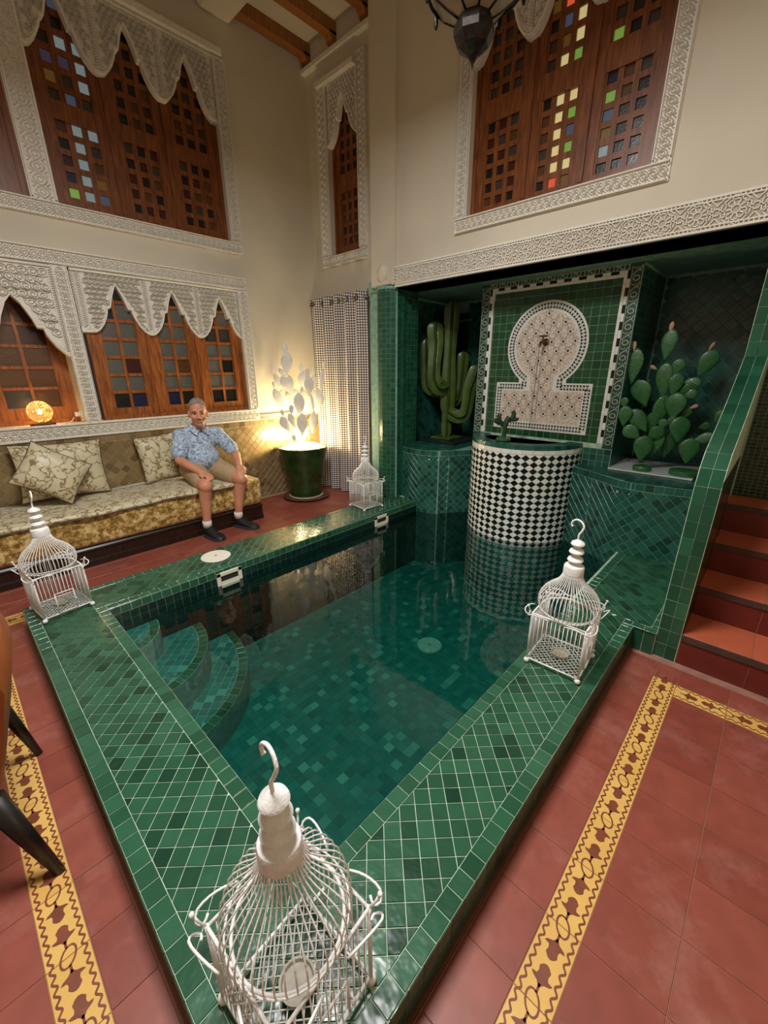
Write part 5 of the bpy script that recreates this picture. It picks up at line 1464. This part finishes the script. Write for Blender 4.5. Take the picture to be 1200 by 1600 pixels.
# ------------------------------------------------------------------ the seated man
SKIN = mat('skin', (206, 142, 112), .5, vary=.08, scale=14)
HAIRM = mat('grey_hair', (172, 162, 150), .8, col2=(128, 116, 104), scale=110, bump=1.0, bscale=160)
def shirt_mat():
    m, nt, b = nodes_of('blue_print_cotton')
    tc = N(nt, 'ShaderNodeTexCoord'); a = N(nt, 'ShaderNodeTexNoise'); a.inputs['Scale'].default_value = 42; a.inputs['Detail'].default_value = 5; a.inputs['Distortion'].default_value = 1.2
    rp = N(nt, 'ShaderNodeValToRGB'); e_ = rp.color_ramp.elements
    e_[0].position = .40; e_[0].color = lin((112, 136, 168)); e_[1].position = .56; e_[1].color = lin((196, 210, 226))
    nt.links.new(tc.outputs['Object'], a.inputs['Vector']); nt.links.new(a.outputs['Fac'], rp.inputs['Fac']); nt.links.new(rp.outputs['Color'], b.inputs['Base Color'])
    b.inputs['Roughness'].default_value = .8
    return m
SHIRT = shirt_mat()
KHAKI = mat('khaki_cotton', (176, 150, 116), .8, vary=.08, scale=20)
SOCK = mat('white_sock', (222, 220, 216), .8)
SHOE = mat('black_trainer', (26, 26, 28), .5, vary=.3, scale=40)
SOLE = mat('grey_sole', (60, 62, 64), .6)
MO = Vector((1.69, 4.02, 0))
man = thing('person', 'smiling grey-haired man in blue patterned shirt and khaki shorts seated on the sofa', 'person', MO)
def V_(x, y, z): return Vector((x, y, z))-MO
def blend(mb, name, m_, vox, it=6, fac=.5):
    o = mb.build(name, m_, man, True)
    r_ = o.modifiers.new('fuse', 'REMESH'); r_.mode = 'VOXEL'; r_.voxel_size = vox; r_.use_smooth_shade = True
    s_ = o.modifiers.new('soften', 'SMOOTH'); s_.iterations = it; s_.factor = fac
    return o
sh = {-1: V_(1.515, 4.10, .915), 1: V_(1.885, 4.09, .905)}
el = {-1: V_(1.445, 4.00, .700), 1: V_(1.990, 3.97, .680)}
wr = {-1: V_(1.525, 3.775, .606), 1: V_(1.915, 3.78, .602)}
hip = {-1: V_(1.595, 4.10, .565), 1: V_(1.785, 4.10, .565)}
kn = {-1: V_(1.512, 3.665, .495), 1: V_(1.868, 3.68, .490)}
an = {-1: V_(1.487, 3.70, .115), 1: V_(1.815, 3.72, .115)}
HC = V_(1.688, 4.015, 1.115)
fwd = Vector((-.36, -.93, -.10)).normalized(); sde = fwd.cross(Vector((0,0,1))).normalized(); upv = sde.cross(fwd)
HM = Matrix((sde, fwd, upv)).transposed()     # head axes: x = its left-right, y = forward, z = up
def hp(x, y, z): return HC + HM @ Vector((x, y, z))
B = MB()
# trunk under the clothes, neck and head
B.cap_(V_(1.69,4.12,.60), V_(1.69,4.13,.82), .12, .11); B.cap_(hip[-1], hip[1], .10, .10)
B.cap_(sh[-1]+Vector((.03,0,-.02)), sh[1]+Vector((-.03,0,-.02)), .042, .042); B.cap_(V_(1.69,4.11,.92), hp(0,-.01,-.07), .062, .056)
B.ell(hp(0,-.012,.035), (.077,.095,.098), 20, 14, HM); B.ell(hp(0,.012,-.03), (.067,.078,.098), 20, 14, HM)
B.ell(hp(0,.045,-.092), (.042,.040,.036), 14, 10, HM)                              # chin
for s_ in (-1, 1):
    B.ell(hp(s_*.040,.058,-.028), (.030,.028,.030), 12, 8, HM)                     # cheeks
    B.ell(hp(s_*.030,.074,.030), (.030,.016,.011), 12, 8, HM)                      # brow
    B.ell(hp(s_*.080,-.006,-.012), (.012,.022,.036), 12, 8, HM)                    # ears
    B.ell(hp(s_*.014,.092,-.034), (.013,.014,.010), 10, 6, HM)                     # nostrils
B.cap_(hp(0,.080,.020), hp(0,.104,-.028), .009, .015)                               # nose
B.ell(hp(0,.078,-.066), (.028,.014,.007), 12, 6, HM)
for s_ in (-1, 1):
    B.cap_(sh[s_]+Vector((-s_*.01,0,-.03)), el[s_], .046, .043); B.cap_(el[s_], wr[s_], .044, .030)
    B.cap_(hip[s_], kn[s_], .088, .062); B.ell(kn[s_]+Vector((0,-.004,.0)), (.055,.057,.058))
    mid_ = kn[s_].lerp(an[s_], .32)+Vector((0,.022,0))
    B.cap_(kn[s_], mid_, .054, .056); B.cap_(mid_, an[s_], .055, .034)
    # hand resting on the thigh just above the knee
    pal = wr[s_]+Vector((.012*(-s_)*-0+(.022 if s_ < 0 else -.022), -.062, -.012))
    B.cap_(wr[s_], wr[s_].lerp(pal, .5), .028, .028)
    d = (pal-wr[s_]).normalized(); lat = d.cross(Vector((0,0,1))).normalized()
    for q in (-1.5, -.5, .5, 1.5):
        B.cap_(wr[s_]+lat*q*.014+d*.02, pal+lat*q*.0175+d*.008, .015, .013, 8)
    for q, ln_ in ((-1.5,.052), (-.5,.064), (.5,.068), (1.5,.058)):
        k0 = pal+lat*q*.0185+d*.010; k1 = k0+d*ln_*.5+lat*q*.004+Vector((0,0,-.010)); k2 = k1+d*ln_*.42+Vector((0,0,-.022))
        B.cap_(k0, k1, .0105, .0095, 8); B.cap_(k1, k2, .0095, .0080, 8)
    tb = wr[s_]+d*.022+lat*(.026*(1 if s_ < 0 else -1)); t1 = tb+d*.028+lat*(.020*(1 if s_ < 0 else -1))+Vector((0,0,-.008)); t2 = t1+d*.028+lat*(.006*(1 if s_ < 0 else -1))+Vector((0,0,-.012))
    B.cap_(tb, t1, .014, .012, 8); B.cap_(t1, t2, .011, .009, 8)
body = blend(B, 'body', SKIN, .0065, 3, .5)
# shirt
S = MB()
S.cap_(V_(1.69,4.12,.645), V_(1.69,4.13,.80), .158, .160); S.ell(V_(1.69,4.055,.68), (.165,.135,.125)); S.ell(V_(1.69,4.11,.84), (.185,.125,.125))
S.cap_(V_(1.575,4.11,.885), V_(1.805,4.105,.88), .088, .088); S.cap_(V_(1.63,4.11,.925), V_(1.75,4.11,.925), .072, .072); S.cap_(V_(1.65,4.105,.955), V_(1.73,4.105,.955), .06, .06)
for s_ in (-1, 1):
    e2 = sh[s_].lerp(el[s_], .72); S.ell(sh[s_]+Vector((-s_*.012,0,-.01)), (.078,.076,.074)); S.cap_(sh[s_]+Vector((-s_*.01,0,-.012)), e2, .072, .074)
blend(S, 'shirt', SHIRT, .011, 8, .5)
# collar and placket
for s_ in (-1, 1):
    q_ = [V_(1.688+s_*.008, 4.018, .950), V_(1.688+s_*.066, 4.075, 1.005), V_(1.688+s_*.092, 4.050, .955), V_(1.688+s_*.050, 3.992, .902)]
    MB().loft([q_, [v+Vector((s_*.006, -.010, .006)) for v in q_]]).build('collar', SHIRT, man)
MB().prism([(-.012,-.10),(.012,-.10),(.012,.0),(-.012,.0)], lambda u, v, w: V_(1.69+u, 4.012-w+v*.30, .915+v), -.004, .006).build('placket', SHIRT, man)
# shorts
K = MB()
K.cap_(V_(1.60,4.12,.570), V_(1.78,4.12,.570), .128, .128)
for s_ in (-1, 1):
    K.cap_(hip[s_], hip[s_].lerp(kn[s_], .66)+Vector((0,0,.004)), .118, .094)
    K.cap_(hip[s_].lerp(kn[s_], .5), hip[s_].lerp(kn[s_], .70), .098, .092)
blend(K, 'shorts', KHAKI, .011, 6, .5)
# socks and trainers
for s_ in (-1, 1):
    MB().tube([an[s_]+Vector((0,0,-.02)), an[s_]+Vector((0,0,.045))], .041, 16).build('sock', SOCK, man, True)
    toe = Vector((-.0+(.028 if s_ < 0 else .075), -.175, 0)).normalized(); lt = Vector((-toe.y, toe.x, 0)); hl = Vector((an[s_].x, an[s_].y, 0))-toe*.055
    rings, so_ = [], []
    for t, w_, hh in ((0,.022,.075),(.02,.034,.105),(.06,.040,.112),(.10,.042,.098),(.14,.046,.078),(.19,.050,.062),(.23,.047,.052),(.262,.034,.042),(.28,.012,.026)):
        w_ *= 1.12; p = hl+toe*t; rings.append([p+lt*w_*math.cos(2*PI*j/16)*(1 if math.sin(2*PI*j/16) < .3 else .82)+Vector((0,0,.016+(hh-.016)*max(0, .5+.5*math.sin(2*PI*j/16)))) for j in range(16)])
        so_.append([p+lt*w_*1.08+Vector((0,0,.002)), p-lt*w_*1.08+Vector((0,0,.002)), p-lt*w_*1.1+Vector((0,0,.026)), p+lt*w_*1.1+Vector((0,0,.026))])
    shoe = MB().loft(rings).build('shoe', SHOE, man, True)
    MB().loft(so_).build('sole', SOLE, shoe)
    for q in range(4):
        p = hl+toe*(.10+q*.028)+Vector((0,0,.098-q*.0125))
        MB().tube([p-lt*.026, p+Vector((0,0,.008)), p+lt*.026], .0032, 5).build('lace', SOLE, shoe)
# hair, brows, eyes, mouth, stubble
Hh = MB(); rings = []
for i in range(11):
    th_ = PI*.02+PI*.50*i/10
    ring = []
    for j in range(24):
        ph = 2*PI*j/24; front = max(0, math.sin(ph))
        t_ = th_*(1-.46*front**.8) if i > 1 else th_
        t_ = t_*(1.12 if math.sin(ph) < 0 else 1.0)
        ring.append(hp(.0815*math.sin(t_)*math.cos(ph), -.014+.100*math.sin(t_)*math.sin(ph), .034+.104*math.cos(t_)))
    rings.append(ring)
Hh.loft(rings)
hr = Hh.build('hair', HAIRM, man, True)
EYE = mat('dark_eye', (30, 24, 22), .3); LIP = mat('lip', (150, 84, 76), .5); TEETH = mat('teeth', (225, 220, 208), .4)
for s_ in (-1, 1):
    MB().ell(hp(s_*.030,.081,.008), (.0125,.006,.0042), 12, 8, HM).build('eye', EYE, man, True)
    MB().ell(hp(s_*.031,.086,.032), (.021,.006,.0042), 12, 8, HM).build('eyebrow', HAIRM, man, True)
MB().tube([hp(-.030,.070,-.060), hp(-.015,.086,-.069), hp(0,.090,-.071), hp(.015,.086,-.069), hp(.030,.070,-.060)], .0052, 8).build('mouth', LIP, man, True)
MB().tube([hp(-.019,.083,-.0655), hp(0,.0935,-.068), hp(.019,.083,-.0655)], .0026, 6).build('teeth', TEETH, man, True)
MB().ell(hp(0,.060,-.098), (.036,.028,.026), 14, 10, HM).build('beard', mat('grey_stubble', (176,148,128), .8, col2=(150,124,106), scale=120), man, True)
